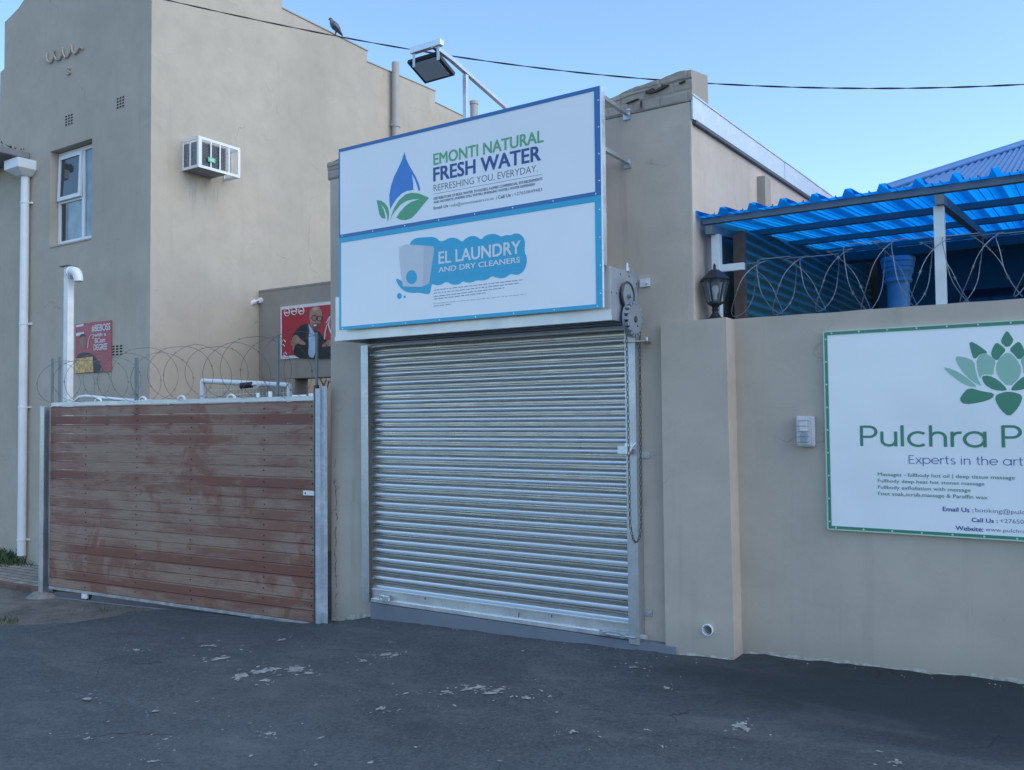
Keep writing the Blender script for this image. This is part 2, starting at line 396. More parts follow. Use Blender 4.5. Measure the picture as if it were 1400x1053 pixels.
def paver_mat():
    mt, t, b = nmat('brick_paving_mat'); v = coords(t)
    br = t.nodes.new('ShaderNodeTexBrick'); br.inputs['Scale'].default_value = 1; br.inputs['Brick Width'].default_value = .3
    br.inputs['Row Height'].default_value = .12; br.inputs['Mortar Size'].default_value = .012
    br.inputs['Color1'].default_value = (.40,.36,.30,1); br.inputs['Color2'].default_value = (.31,.27,.22,1); br.inputs['Mortar'].default_value = (.08,.08,.07,1)
    t.links.new(v, br.inputs['Vector'])
    c = mix(t, ramp(t, tnoise(t, v, 4, 5), [(.4, 0), (.7, .6)]), br.outputs['Color'], (.14,.135,.115))
    t.links.new(c, b.inputs['Base Color']); b.inputs['Roughness'].default_value = .9; bump(t, b, br.outputs['Fac'], -.5, .01)
    return mt
M['paver'] = paver_mat()
def grass_mat():
    return simple('grass_blades', (.05,.085,.03), .7, var=.35, scale=30)
M['grass'] = grass_mat()

# ------------------------------------------------------------------ ground, road, paving
D = 5.824
GA = R(4.4); GO = Vector((-5.963, 5.72, -.163)); GD = Vector((-math.cos(GA), -math.sin(GA), 0)); GN = Vector((math.sin(GA), -math.cos(GA), 0))
def gp(u, z, off=0):     # along the gate from its right end, height, towards the street
    p = GO + GD*u + GN*off; return Vector((p.x, p.y, z))
def gate_at(px, py, off=0):
    d = ray(px, py); o = GO+GN*off; return CAMP + d*((o-CAMP).dot(GN)/d.dot(GN))
def interp(x, tb):
    return float(np.interp(x, [a for a, _ in tb], [b for _, b in tb]))
NEAR = [(-60,-.5), (-13,-.315), (-10,-.285), (-7.5,-.225), (-6.0,-.185), (-5.75,-.165), (-5.3,-.072), (-4.2,-.035), (-2.7,.004), (-2.03,.034), (-.35,.105), (1.5,.18), (60,1.0)]
FAR = [(-60,-.5), (-13,-.315), (-10,-.275), (0,.10), (1.5,.17), (60,1.0)]
def zg(x, y):
    k = min(1, max(0, (y-4.3)/1.2)); k = k*k*(3-2*k)
    return interp(x, NEAR)*k + interp(x, FAR)*(1-k) + .012*mnoise.noise(Vector((x*.9, y*.9, 3.1)))*(1 if -14 < x < 3 else 0)
def axis(lo, hi, flo, fhi, fine):
    a = [lo] + list(np.arange(flo, fhi+1e-6, fine)) + [hi]
    pre = list(np.linspace(lo, flo, 8))[:-1]; post = list(np.linspace(fhi, hi, 8))[1:]
    return pre + list(np.arange(flo, fhi+1e-6, fine)) + post
xs = axis(-150, 150, -15, 4, .15); ys = axis(-150, 200, -2, 9, .25)
g = MB(); g.v = [Vector((x, y, zg(x, y)-.02)) for y in ys for x in xs]
nx = len(xs); g.f = [(j*nx+i, j*nx+i+1, (j+1)*nx+i+1, (j+1)*nx+i) for j in range(len(ys)-1) for i in range(nx-1)]
tag(g.build('ground', M['dirt'], smooth=True, origin=(0,0,0)), kind='structure')
bpts = sorted([(p.x, p.y) for p in [atZ(*q, -.26) for q in ((0,862),(85,866),(110,860),(141,856),(181,846),(233,845),(262,850))]])
bpts = [(-150, bpts[0][1]), (-12, bpts[0][1]+.05)] + bpts + [(-8.2, 5.44), (-7.4, 5.55), (-6.0, 5.66), (-5.9, 5.9), (-2.2, 5.9), (-2.1, 5.99), (150, 5.99)]
rx = axis(-150, 150, -15, 4, .06); rb = []
for x in rx:
    yb = interp(x, bpts)
    if x < -5.9: yb += .05*mnoise.noise(Vector((x*5, 1, 0)))+.03*mnoise.noise(Vector((x*16, 4, 0)))
    rb.append(yb)
rdm = MB(); fr = [0, .25, .5, .7, .8, .86, .9, .93, .95, .97, .98, .99, .995, 1]
for x, yb in zip(rx, rb):
    for q in fr:
        y = -60 + (yb+60)*q
        lip = max(0, 1-(yb-y)/.25) if x > -6 else 0
        rdm.v.append(Vector((x, y, zg(x, y)+.004+lip*(.016*mnoise.noise(Vector((x*4, 0, 5)))+.010*mnoise.noise(Vector((x*15, 0, 9)))+.006))))
    rdm.v.append(Vector((x, yb+.015, zg(x, yb)-.03)))
nf = len(fr)+1
rdm.f = [(i*nf+j, (i+1)*nf+j, (i+1)*nf+j+1, i*nf+j+1) for i in range(len(rx)-1) for j in range(nf-1)]
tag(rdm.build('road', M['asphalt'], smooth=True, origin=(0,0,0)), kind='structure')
# brick paving in front of the tall building
pv = MB(); a, b_ = -16.0, -10.15
pts = []
for k in range(25):
    x = a+(b_-a)*k/24
    pts += [(x, 5.52+.0*k, zg(x, 5.6)+.035), (x, 6.42, zg(x, 6.4)+.035)]
pv.v = [Vector(p) for p in pts]; pv.f = [(2*i, 2*i+2, 2*i+3, 2*i+1) for i in range(24)]
tag(pv.build('pavement', M['paver'], origin=(a, 6, -.3)), kind='structure')
kb = MB()
for k in range(12):
    x0 = a+(b_-a)*k/12; x1 = a+(b_-a)*(k+1)/12-.01
    kb.box(x0, x1, 5.44, 5.515, zg(x0, 5.5)-.08, zg(x0, 5.5)+.045)
tag(kb.build('kerb', simple('red_kerb_brick', (.17,.10,.08), .9, var=.3), bevel=.006), kind='structure')
# pale worn spots and chips on the road, one countless litter
random.seed(11)
ch = MB()
def flake(px, py, rx_, ry_, n=9, seed=0):
    c = atZ(px, py, 0)
    for _ in range(3): c = atZ(px, py, zg(c.x, c.y))
    ry_ *= 2.3; rx_ *= .8; ps = []; rot = random.uniform(-.7, .7)+YAW
    n = n+7; skw = random.uniform(-.5, .5)
    for k in range(n):
        a_ = 2*math.pi*k/n; q = random.uniform(.35, 1.1)
        lx = rx_*q*math.cos(a_)+skw*ry_*q*math.sin(a_); ly = ry_*q*math.sin(a_)
        x = c.x+lx*math.cos(rot)-ly*math.sin(rot); y = c.y+lx*math.sin(rot)+ly*math.cos(rot)
        ps.append((x, y, zg(x, y)+.0085+random.uniform(0, .002)))
    ch.add(ps+[(c.x, c.y, zg(c.x, c.y)+.0115)], [(k, (k+1) % n, n) for k in range(n)])
big = [(286,884,.09,.02),(300,902,.10,.025),(330,926,.12,.025),(352,920,.10,.03),(372,917,.09,.03),(362,932,.06,.02),(408,917,.10,.03),(422,922,.07,.02),
       (528,896,.08,.02),(540,898,.06,.015),(497,905,.05,.015),(385,876,.08,.02),(610,948,.06,.02),(640,944,.05,.03),(655,941,.06,.02),(672,949,.08,.02),(682,945,.05,.02),
       (555,950,.03,.015),(520,971,.05,.018),(866,914,.05,.015),(870,908,.02,.01),(720,956,.04,.02),(782,1003,.03,.015),(912,943,.03,.02),(1011,994,.055,.03),(1020,999,.04,.02),
       (118,1012,.03,.01),(226,1013,.025,.01),(210,1043,.04,.01),(120,957,.06,.015),(213,974,.04,.012),(186,890,.06,.015),(368,1005,.03,.015),(330,890,.03,.012),(1227,1045,.05,.012),(905,1023,.02,.01)]
for q in big:
    px, py, a_, b2 = q
    flake(*q)
    for _ in range(7): flake(px+random.gauss(0, 13), py+random.gauss(0, 4), a_*random.uniform(.08,.3), b2*random.uniform(.2,.5), 6)
for _ in range(75):
    px = random.gauss(560, 330); py = random.uniform(860, 1050)
    if px > 1050 and py < 950: continue
    r_ = random.uniform(.003, .006)+.008*random.random()**4; flake(px, py, r_*1.6, r_, 6)
for _ in range(150):
    x = random.uniform(-5.8, .4); yw = 5.735 if x < -2.5 else (5.755 if x < -2.03 else 5.925)
    y = yw-abs(random.gauss(0, .07)); r_ = random.uniform(.002, .007); z = zg(x, y)+.006
    ps = [(x+r_*random.uniform(.5,1.2)*math.cos(k*1.05), y+r_*random.uniform(.5,1.2)*math.sin(k*1.05), z) for k in range(6)]
    ch.add(ps+[(x, y, z+r_*.8)], [(k, (k+1) % 6, 6) for k in range(6)])
tag(ch.build('road_chips', simple('pale_chips', (.29,.295,.285), .85, var=.45, scale=22), origin=(0,0,0)),
    'pale chips and worn pale flecks scattered over the dark asphalt', 'debris', kind='stuff')
# grass tufts at the left
gr = MB()
def tuft(x, y, n, h, spread):
    for _ in range(n):
        px, py = x+random.gauss(0, spread), y+random.gauss(0, spread*.6); z = zg(px, py)-.01
        a_ = random.uniform(0, 6.28); l = random.uniform(.05, .12)*h*6; hh = h*random.uniform(.5, 1.1); wd = .004
        dx, dy = math.cos(a_)*l, math.sin(a_)*l
        gr.add([(px-wd*dy/l, py+wd*dx/l, z), (px+wd*dy/l, py-wd*dx/l, z), (px+dx*.5, py+dy*.5, z+hh*.75), (px+dx, py+dy, z+hh)], [(0,1,2),(0,2,3)])
for (px, py, n, h, s_) in ((5,768,260,.22,.22),(25,772,120,.12,.2),(6,857,90,.05,.12),(150,838,40,.035,.25),(62,815,30,.05,.05)):
    c = atZ(px, py, -.28); tuft(c.x, min(c.y, 6.33), n, h, s_)
tag(gr.build('grass_tufts', M['grass'], origin=(0,0,0)), 'low green weeds growing along the paving and the dirt verge', 'grass', kind='stuff')

# ------------------------------------------------------------------ shop building
shop = empty('shop_building', (-4.07, D, -.1), 'grey beige plastered shop with a crumbling parapet, behind the roller shutter and the two signs', 'building')
XL, XR = -5.857, -2.285
sb = MB()
sb.add([(XL,D,-.5),(XR,D,-.5),(XR,D,3.93),(XL,D,3.93),(XL,13,-.5),(XR,13,-.5),(XR,13,4.02),(XL,13,3.93)],
       [(0,1,2,3),(1,5,6,2),(5,4,7,6),(4,0,3,7),(3,2,6,7)])
sb.build('wall', M['wall'], shop, bevel=.012)
# crumbling parapet: uneven courses along the front
random.seed(3)
pa = MB(); top = [(-5.88,4.09),(-5.70,4.10),(-5.3,4.075),(-3.3,4.07),(-2.96,4.065),(-2.82,4.10),(-2.7,4.115),(-2.5,4.135),(-2.38,4.155),(-2.262,4.15)]
prof = []
n = 90
for k in range(n+1):
    x = -5.88+(XR+.012+5.88)*k/n
    zt = interp(x, top)+.006*mnoise.noise(Vector((x*9, 0, 0)))
    prof.append((x, zt))
rows = 22
prof = [(x, z) for x, z in prof if x < -3.2]
for k in range(161):
    x = -3.2+(XR+.012+3.2)*k/160; prof.append((x, interp(x, top)+.007*mnoise.noise(Vector((x*9, 0, 0)))))
n = len(prof)-1
for k, (x, zt) in enumerate(prof):
    for j in range(rows):
        z = 3.93+(zt-3.93)*j/(rows-1)
        c_ = (z-3.93-.10*max(0, x+3.2)*0)/.078; ci = math.floor(c_); fz2 = c_-ci
        bx_ = (x+5.88)/.21+.5*(ci % 2); bi = math.floor(bx_); fx2 = bx_-bi
        edge = min(min(fz2, 1-fz2)*.078, min(fx2, 1-fx2)*.21)
        pb = .006+.006*(.5+.5*mnoise.noise(Vector((bi*7.3, ci*3.1, 1.5))))
        pr_ = pb if edge > .009 else .0035
        pr_ += .005*mnoise.noise(Vector((x*11, z*23, 2)))+(.008 if j >= rows-6 else 0)
        if j == 0: pr_ = .003
        pa.v.append(Vector((x, D-max(pr_, .0005), z)))
    pa.v.append(Vector((x, 6.13, zt+.06*(1 if x > -3 else .2)))); pa.v.append(Vector((x, 6.14, 3.93)))
q = rows+2
pa.f = [(i*q+j, (i+1)*q+j, (i+1)*q+j+1, i*q+j+1) for i in range(n) for j in range(q-1)]
pa.f += [tuple(range(q)), tuple(n*q+j for j in range(q-1, -1, -1))]
pa.build('parapet', M['coping'], shop)
cr = MB()   # missing mortar between the parapet bricks
for (px, py, wd, ht) in ((900,122,.16,.022),(888,124,.07,.03),(932,112,.05,.012),(864,138,.10,.008),(876,142,.012,.06),(905,118,.012,.04)):
    c = at(px, py, D-.03); cr.prism([c+Vector((x*wd/2, 0, z*ht/2+x*wd*.08)) for x, z in ((-1,-.3),(-.3,-1),(.5,-.6),(1,.1),(.6,.9),(-.2,.5),(-.8,.8))], (0,.02,0))
cr.build('mortar_gap', simple('mortar_gap_dark', (.07,.062,.055), .95, var=.3, scale=40), shop)
fl = MB(); y0, y1 = D-.005, 13.2
def fz(y): return 3.965+(y-5.85)*.028
for (ya, yb) in ((y0, 8.1), (8.08, y1)):
    o_ = 0 if ya == y0 else .004
    fl.prism([(XR+.004+o_, ya, fz(ya)), (XR+.004+o_, yb, fz(yb)), (XR+.004+o_, yb, fz(yb)-.168), (XR+.004+o_, ya, fz(ya)-.168)], (.012,0,0))
    fl.prism([(XR+.004+o_, ya, fz(ya)), (XR+.022+o_, ya, fz(ya)), (XR+.022+o_, yb, fz(yb)+.0), (XR+.004+o_, yb, fz(yb))], (0,0,.012))
flo = fl.build('barge_flashing', galv('pale_flashing', (.62,.66,.68), .45, .35, .5), shop)
MB().prism([(XR+.03, y0+.02, fz(y0)-.172), (XR+.03, y1, fz(y1)-.172), (XR+.03, y1, fz(y1)-.197), (XR+.03, y0+.02, fz(y0)-.197)], (-.026,0,0)).build('drip_edge', M['darkgrey'], shop)
MB().box(XR, XR+.07, 7.30, 7.46, 3.2, 3.72).build('duct', M['wall_back'], shop, bevel=.004)
st = MB()
st.v = []; 
sx = [-5.29, -5.2]+list(np.arange(-5.1, -2.5, .1))+[-2.44]
for x in sx: st.v += [Vector((x, D-.085, zg(x, D)-.1)), Vector((x, D-.085, .072)), Vector((x, D+.05, .078)), Vector((x, D+.05, -.3))]
st.f = [(4*i+j, 4*i+4+j, 4*i+4+(j+1) % 4, 4*i+(j+1) % 4) for i in range(len(sx)-1) for j in range(4)]+[(3,2,1,0), tuple(4*(len(sx)-1)+j for j in range(4))]
st.build('door_step', M['sill'], shop)
# broken plaster down the left corner of the pier
bk = MB(); random.seed(5)
cp3 = []; xk = -5.795; zk = 1.32
while zk > -.05:
    cp3.append((xk, zk)); zk -= random.uniform(.012, .05); xk = -5.795+random.gauss(0, .009)+.015*mnoise.noise(Vector((zk*4, 0, 0)))
for i, ((xa, za), (xb, zb_)) in enumerate(zip(cp3[:-1], cp3[1:])):
    if random.random() < .28: continue
    wa = random.uniform(.0012, .006); bk.poly([(xa-wa, D-.0022, za), (xa+wa, D-.0022, za), (xb+wa*.6, D-.0022, zb_), (xb-wa*.6, D-.0022, zb_)])
    if random.random() < .25:
        sp = random.uniform(.015, .06); bk.poly([(xa, D-.0026, za), (xa+sp, D-.0026, za+random.uniform(-.02, .03)), (xa+.004, D-.0026, za-.006)])
bk.build('broken_plaster', simple('bare_mortar', (.11,.10,.09), .95, var=.4, scale=60), shop)

def base_strip(x0, x1, y, hmin, hmax, name, parent, mat, seed):
    q = MB(); n_ = int((x1-x0)/.012)
    for k in range(n_+1):
        x = x0+(x1-x0)*k/n_; z = zg(x, y)-.03
        f_ = .5+.5*mnoise.noise(Vector((x*3.2, seed, 0)))+.35*mnoise.noise(Vector((x*14, seed, 4)))+.2*mnoise.noise(Vector((x*45, seed, 8)))
        h_ = .03+hmin+(hmax-hmin)*max(0, f_)
        q.v += [Vector((x, y-.006-.003*mnoise.noise(Vector((x*20, 1, seed))), z)), Vector((x, y-.003, z+h_*.7)), Vector((x, y+.002, z+h_))]
    q.f = [(3*i+j, 3*i+3+j, 3*i+4+j, 3*i+1+j) for i in range(n_) for j in range(2)]
    return q.build(name, mat, parent)
M['crumb'] = simple('crumbling_plaster', (.40,.37,.31), .95, var=.35, scale=26, bumps=.6)
base_strip(XL+.01, -5.30, D, .01, .09, 'crumbling_base', shop, M['crumb'], 3)

# ------------------------------------------------------------------ roller shutter
sh = empty('roller_shutter', (-4.04, D-.05, .075), 'closed galvanised roller shutter door with hood, side gears and pull chain', 'shutter')
P = .081; cz = []
prof = [(0,.010),(.001,-.012),(.003,-.0175),(.006,-.0190),(.010,-.0155),(.016,-.0105),(.023,-.0075),(.030,-.0070),(.038,-.0090),(.045,-.0120),(.0495,-.0140),(.0510,-.0140),(.0518,.030),(.0605,.030),(.0612,-.005),(.063,-.0095),(.0665,-.0095),(.0685,-.005),(.0693,.030),(.0795,.030)]
cu = MB(); zz = .195
while zz < 2.5:
    jit = random.uniform(-.0012, .0012)
    for dz, dy in prof: cz.append((zz+dz, 5.79+dy+jit))
    zz += P
xsn = np.linspace(-5.30, -2.78, 9)
for z, y in cz:
    for x in xsn: cu.v.append(Vector((x, y+.0015*mnoise.noise(Vector((x*2, z*20, 0))), z)))
k = len(xsn); cu.f = [(i*k+j, i*k+j+1, (i+1)*k+j+1, (i+1)*k+j) for i in range(len(cz)-1) for j in range(k-1)]
cuo = cu.build('curtain', M['shutter'], sh, smooth=True, angle=35)
bb = MB().box(-5.292, -2.787, 5.762, 5.80, .085, .198).box(-5.292, -2.787, 5.744, 5.7615, .078, .112).box(-5.292, -2.787, 5.752, 5.7615, .180, .198)
bbo = bb.build('bottom_bar', M['bar'], sh, bevel=.003)
sc = MB()
for px, py in ((581,817),(709,841),(754,841)): 
    c = at(px, py, 5.761); sc.bar(c+Vector((0,0,-.018)), c+Vector((.006,0,.018)), .006, .004, (0,1,0))
sc.build('slot', M['darkgrey'], bbo)
def bolt(x, z, s_):
    q = MB(); q.box(x-.13, x+.13, 5.735, 5.7435, z-.022, z+.022); q.tube((x-.11, 5.722, z), (x+.17*s_, 5.722, z), .009)
    q.box(x-.1, x-.06, 5.712, 5.734, z-.016, z+.016).box(x+.05, x+.09, 5.712, 5.734, z-.016, z+.016)
    return q
bolt(-2.90, .105, 1).build('slide_bolt', M['galv'], bbo, bevel=.002)
lk = MB(); c = at(527, 818, 5.72); lk.box(c.x-.09, c.x+.02, 5.735, 5.7435, c.z-.02, c.z+.02)
lk.sweep([c+Vector((math.cos(a_)*.035-.02, -.004, math.sin(a_)*.022)) for a_ in np.linspace(0, 6.2, 14)], .007, 6)
lk.box(c.x-.02, c.x+.045, 5.70, 5.725, c.z-.02, c.z+.02)
lk.build('padlock', M['bar'], bbo, bevel=.002)
def guide(x0, x1, z0, z1):
    q = MB(); q.box(x0, x1, 5.715, 5.720, z0, z1)
    return q
for (x0, x1, z0, lip) in ((-5.382, -5.298, .07, 1), (-2.788, -2.704, .055, -1)):
    q = MB()
    q.box(x0, x1, 5.728, 5.733, z0, 2.34).box(x0, x0+.005, 5.7335, 5.823, z0, 2.34).box(x1-.005, x1, 5.7335, 5.823, z0, 2.34) if False else None
    q.box(x0, x1, 5.726, 5.732, z0, 2.34)
    if lip == 1: q.box(x0, x0+.006, 5.7325, 5.823, z0, 2.34)
    else: q.box(x1-.006, x1, 5.7325, 5.823, z0, 2.34)
    go = q.build('guide_rail', M['galv'], sh, bevel=.0015)
    if lip == 1:
        MB().box(x1+.0005, x1+.02, 5.745, 5.80, 2.245, 2.26).build('stop_plate', M['galv'], go)
    else:
        for (px, py) in ((884,622),(888,838)):
            c = at(px, py, D-.006); tb = MB().box(x1+.0005, x1+.062, D-.012, D-.006, c.z-.022, c.z+.022)
            tb.disc((x1+.04, D-.0125, c.z), (0,-1,0), .011, .012, 6)
            tb.build('fixing_tab', M['galv'], go, bevel=.001)
        c = at(866, 612, 5.71); lt = MB().box(x0+.005, x1-.005, 5.695, 5.7255, c.z-.012, c.z+.03).box(x0-.03, x0+.045, 5.65, 5.694, c.z-.045, c.z+.012)
        lt.sweep([Vector((x0+.02, 5.68, c.z-.02)), Vector((x0+.05, 5.67, c.z-.045)), Vector((x0+.075, 5.68, c.z+.01)), Vector((x1+.005, 5.69, c.z+.03))], .009, 6)
        lt.build('chain_keeper', M['bar'], go, bevel=.002)
        MB().box(x1+.0005, x1+.05, 5.74, 5.76, .10, .125).build('bolt_end', M['bar'], go, bevel=.001)
# hood
HX0, HX1, HY = -5.345, -2.715, 5.378
hd = MB(); hd.box(HX0, HX1, HY, HY+.003, 2.355, 2.73).box(HX0-.001, HX0+.004, HY+.0035, D-.002, 2.357, 2.728)
hd.box(HX0+.005, HX1-.005, HY+.0035, D-.002, 2.724, 2.728).box(HX0+.005, HX1-.005, HY+.0035, HY+.06, 2.357, 2.36).box(HX0-.008, HX1+.006, HY-.003, HY-.0005, 2.355, 2.39)
ho = hd.build('hood', M['hood'], sh)
MB().box(HX1-.004, HX1+.001, HY+.0035, D-.002, 2.357, 2.728).build('end_plate', M['endplate'], ho)
MB().tube((HX0+.01, 5.62, 2.53), (HX1-.01, 5.62, 2.53), .15, 24).build('barrel', M['shutter'], ho, smooth=True)
for (px, py) in ((848,375),(860,378),(836,400),(843,401),(870,388)):
    c = atX(px, py, HX1+.001); MB().disc(c, (1,0,0), .006, .003, 8).build('rivet', M['darkgrey'], ho)
hb = MB(); c = at(881, 387, D-.006); hb.box(c.x-.03, c.x+.05, D-.02, D-.004, c.z-.03, c.z+.03).disc((c.x+.02, D-.0205, c.z), (0,-1,0), .014, .014, 6)
hb.build('fixing_tab', M['bar'], ho, bevel=.002)
c = atX(857, 362, -2.72); MB().lathe((-2.72, c.y, 2.729), [(.022,0),(.022,.02),(.014,.025),(.014,.05),(.008,.06)], 10).build('bolt_head', M['galv'], ho)
# gears on the right end
gX = HX1+.012
g1 = atX(860, 404, gX+.02); g2 = atX(865, 437, gX+.035)
gw = MB().disc((gX, g1.y, g1.z), (1,0,0), .088, .012, 32); gw.disc((gX+.012, g1.y, g1.z), (1,0,0), .02, .03, 12)
gwo = gw.build('gear_wheel', M['endplate'], sh, smooth=True)
rim = MB(); nn = 28
for k in range(nn+1):
    a0 = R(-60)+R(240)*k/nn
rim.sweep([Vector((gX+.012, g1.y+.094*math.cos(a_), g1.z+.094*math.sin(a_))) for a_ in np.linspace(R(-40), R(230), 30)], .009, 6)
rim.build('guard', M['darkgrey'], gwo, smooth=True)
cw = MB().disc((gX+.014, g2.y, g2.z), (1,0,0), .128, .012, 36)
cw.disc((gX+.045, g2.y, g2.z), (1,0,0), .108, .012, 36).disc((gX+.026, g2.y, g2.z), (1,0,0), .085, .02, 20)
for k in range(18):
    a_ = 2*math.pi*k/18; c_, s_ = math.cos(a_), math.sin(a_)
    cw.obox((gX+.042, g2.y+.114*c_, g2.z+.114*s_), (1,0,0), (0,c_,s_), (0,-s_,c_), .03, .028, .022)
cwo = cw.build('chain_wheel', M['endplate'], sh, bevel=.002)
MB().disc((gX+.0575, g2.y, g2.z), (1,0,0), .022, .006, 16).disc((gX+.0575, g2.y+.03, g2.z-.045), (1,0,0), .007, .004, 8).build('axle_hole', M['darkgrey'], cwo)
bp = MB(); c = at(868, 465, 5.70); bp.box(HX1-.07, HX1+.10, 5.70, 5.78, g2.z-.152, g2.z-.144).box(HX1+.045, HX1+.10, 5.781, 5.82, g2.z-.152, g2.z-.146).disc((HX1+.075, 5.80, g2.z-.145), (0,0,1), .014, .03, 8)
bp.build('gear_bracket', M['galv'], sh, bevel=.001)
# hand chain: two hanging strands joined at the bottom
chx = gX+.042
path = []
yl, yr = g2.y-.118, g2.y+.10
zb = .80
for z in np.arange(g2.z-.05, zb+.12, -.004): 
    k = (g2.z-z)/(g2.z-zb); path.append(Vector((chx-.01*k, yl+.035*k, z)))
e0 = path[-1]; e1 = Vector((chx, yr-.03, zb+.12))
for a_ in np.linspace(0, math.pi, 60)[1:-1]:
    path.append(Vector((chx, (e0.y+e1.y)/2-math.cos(a_)*(e1.y-e0.y)/2, zb+.12-math.sin(a_)*.115)))
for z in np.arange(zb+.12, g2.z-.05, .004): 
    k = (g2.z-z)/(g2.z-zb); path.append(Vector((chx, yr-.03*k, z)))
cl = MB(); acc = 0; lp = path[0]; LN = .031; idx = 0
for a_, b2 in zip(path[:-1], path[1:]):
    acc += (b2-a_).length
    if acc >= LN*.78:
        acc = 0; t_ = (b2-a_).normalized(); 
        sd_ = Vector((1,0,0)) if idx % 2 else t_.cross(Vector((1,0,0))).normalized()
        idx += 1; L2 = LN/2-.008; r_ = .0075
        loop = [b2+t_*(L2*(1 if math.cos(q_) > 0 else -1)+r_*math.cos(q_))+sd_*r_*math.sin(q_) for q_ in np.linspace(.01, 2*math.pi-.5, 10)]
        cl.sweep(loop, .0028, 5, closed=True)
cl.build('hand_chain', M['darkgrey'], sh, smooth=True)

# ------------------------------------------------------------------ lettering helper
def text_mesh(body, offset=0.0):
    cu_ = bpy.data.curves.new('t', 'FONT'); cu_.body = body; cu_.size = 1; cu_.offset = offset; cu_.resolution_u = 3
    o = bpy.data.objects.new('t', cu_)
    COL.objects.link(o); dg = bpy.context.evaluated_depsgraph_get()
    me = bpy.data.meshes.new_from_object(o.evaluated_get(dg))
    vs = [v.co.copy() for v in me.vertices]; fs = [tuple(p.vertices) for p in me.polygons]
    bpy.data.objects.remove(o); bpy.data.curves.remove(cu_); bpy.data.meshes.remove(me)
    return vs, fs
CAPH = None
def text(mb, body, p0, p1x, ph, Y, offset=0.0):
    """lay a line of writing on the plane Y: p0 = baseline left (px), p1x = right end (px), ph = cap top (px) at the left"""
    global CAPH
    if CAPH is None:
        v_, _ = text_mesh('H'); CAPH = max(p.y for p in v_)
    bold = offset if offset > 0 else 0
    vs, fs = text_mesh(body, min(offset, 0))
    a = at(p0[0], p0[1], Y); top_ = at(p0[0], ph, Y); b = at(p1x[0], p1x[1], Y)
    x0 = min(p.x for p in vs); x1 = max(p.x for p in vs)
    kx = (b.x-a.x)/(x1-x0); kz = (top_.z-a.z)/CAPH
    put_text(mb, vs, fs, a, x0, kx, kz, Y, bold)
def put_text(mb, vs, fs, a, x0, kx, kz, Y, bold):
    nud = [(0, 0)] if bold <= 0 else [(0, 0), (bold, bold*.6), (-bold, bold*.6), (bold, -bold*.6), (-bold, -bold*.6), (bold, 0), (-bold, 0)]
    for i, (dx_, dz_) in enumerate(nud):
        mb.add([(a.x+(p.x-x0+dx_)*kx, Y-.00008*i, a.z+(p.y+dz_)*kz) for p in vs], fs)
def ppoly(mb, pts, Y, f):
    mb.poly([at(*f(u, v), Y) for u, v in pts])
def smoothpts(pts, it=2):
    for _ in range(it):
        q = []
        for i in range(len(pts)):
            a, b = pts[i], pts[(i+1) % len(pts)]
            q += [(a[0]*.75+b[0]*.25, a[1]*.75+b[1]*.25), (a[0]*.25+b[0]*.75, a[1]*.25+b[1]*.75)]
        pts = q
    return pts

# ------------------------------------------------------------------ the two shop signs
SY = 5.325
SX0, SX1 = -5.248, -2.752
def sign(name, z0, z1, bmat, bw, label):
    e = empty(name, ((SX0+SX1)/2, SY+.02, z0), label, 'sign')
    MB().box(SX0, SX1, SY, SY+.004, z0, z1).build('panel', M['board'], e)
    q = MB(); y0_, y1_ = SY-.0025, SY-.0003
    q.box(SX0, SX1, y0_, y1_, z1-bw[0], z1).box(SX0, SX1, y0_, y1_, z0, z0+bw[1]).box(SX0, SX0+bw[2], y0_, y1_, z0+bw[1]+.0005, z1-bw[0]-.0005).box(SX1-bw[3], SX1, y0_, y1_, z0+bw[1]+.0005, z1-bw[0]-.0005)
    q.build('border', bmat, e)
    for k in range(8):
        x = SX0+.04+(SX1-SX0-.08)*k/7; MB().disc((x, SY-.0026, z0+.012), (0,-1,0), .005, .003, 8).build('rivet', M['bar'], e)
    for k in range(4): MB().disc((SX1-.012, SY-.0026, z0+.1+(z1-z0-.2)*k/3), (0,-1,0), .005, .003, 8).build('rivet', M['bar'], e)
    return e
sg1 = sign('shop_sign', 3.2205, 3.984, M['blue'], (.028,.028,.012,.045), 'white shop sign with a dark blue border, water drop logo and green leaves')
sg2 = sign('shop_sign', 2.438, 3.2190, M['cyan'], (.04,.028,.022,.05), 'white laundry sign with a cyan border and blue cloud, under the water sign')
fr_ = MB()   # square tube frame behind the sheets, with two arms to the wall
fr_.box(SX1-.03, SX1+.012, SY+.0045, SY+.05, 2.735, 3.984).box(SX0, SX0+.03, SY+.0045, SY+.05, 2.735, 3.984).box(SX0+.031, SX1-.031, SY+.0045, SY+.05, 3.94, 3.984).box(SX0+.031, SX1-.031, SY+.0045, SY+.05, 3.2, 3.24)
fro = fr_.build('frame', M['bar'], sg1)
for (zz_) in (3.94, 3.575):
    for x in (-2.785, -4.9):
        MB().bar((x, SY+.051, zz_-.0), (x, D-.001, zz_), .03, .03).box(x-.03, x+.03, D-.012, D-.002, zz_-.05, zz_+.03).build('bracket_arm', M['galv'], fro)
tr_ = MB(); tr_.box(SX1+.0005, SX1+.0125, SY-.002, SY+.0035, 2.438, 3.984)
tr_.build('edge_trim', M['bar'], sg1)
LY = SY-.0012
f1 = lambda u, v: (580+u/5.6, 170+v/5.6)
q = MB(); text(q, 'EMONTI NATURAL', f1(72,312), f1(912,140), f1(75,228)[1], LY, .022); q.build('lettering', M['green'], sg1)
q = MB(); text(q, 'FRESH WATER', f1(72,437), f1(890,276), f1(72,335)[1], LY, .026); q.build('lettering', M['navy'], sg1)
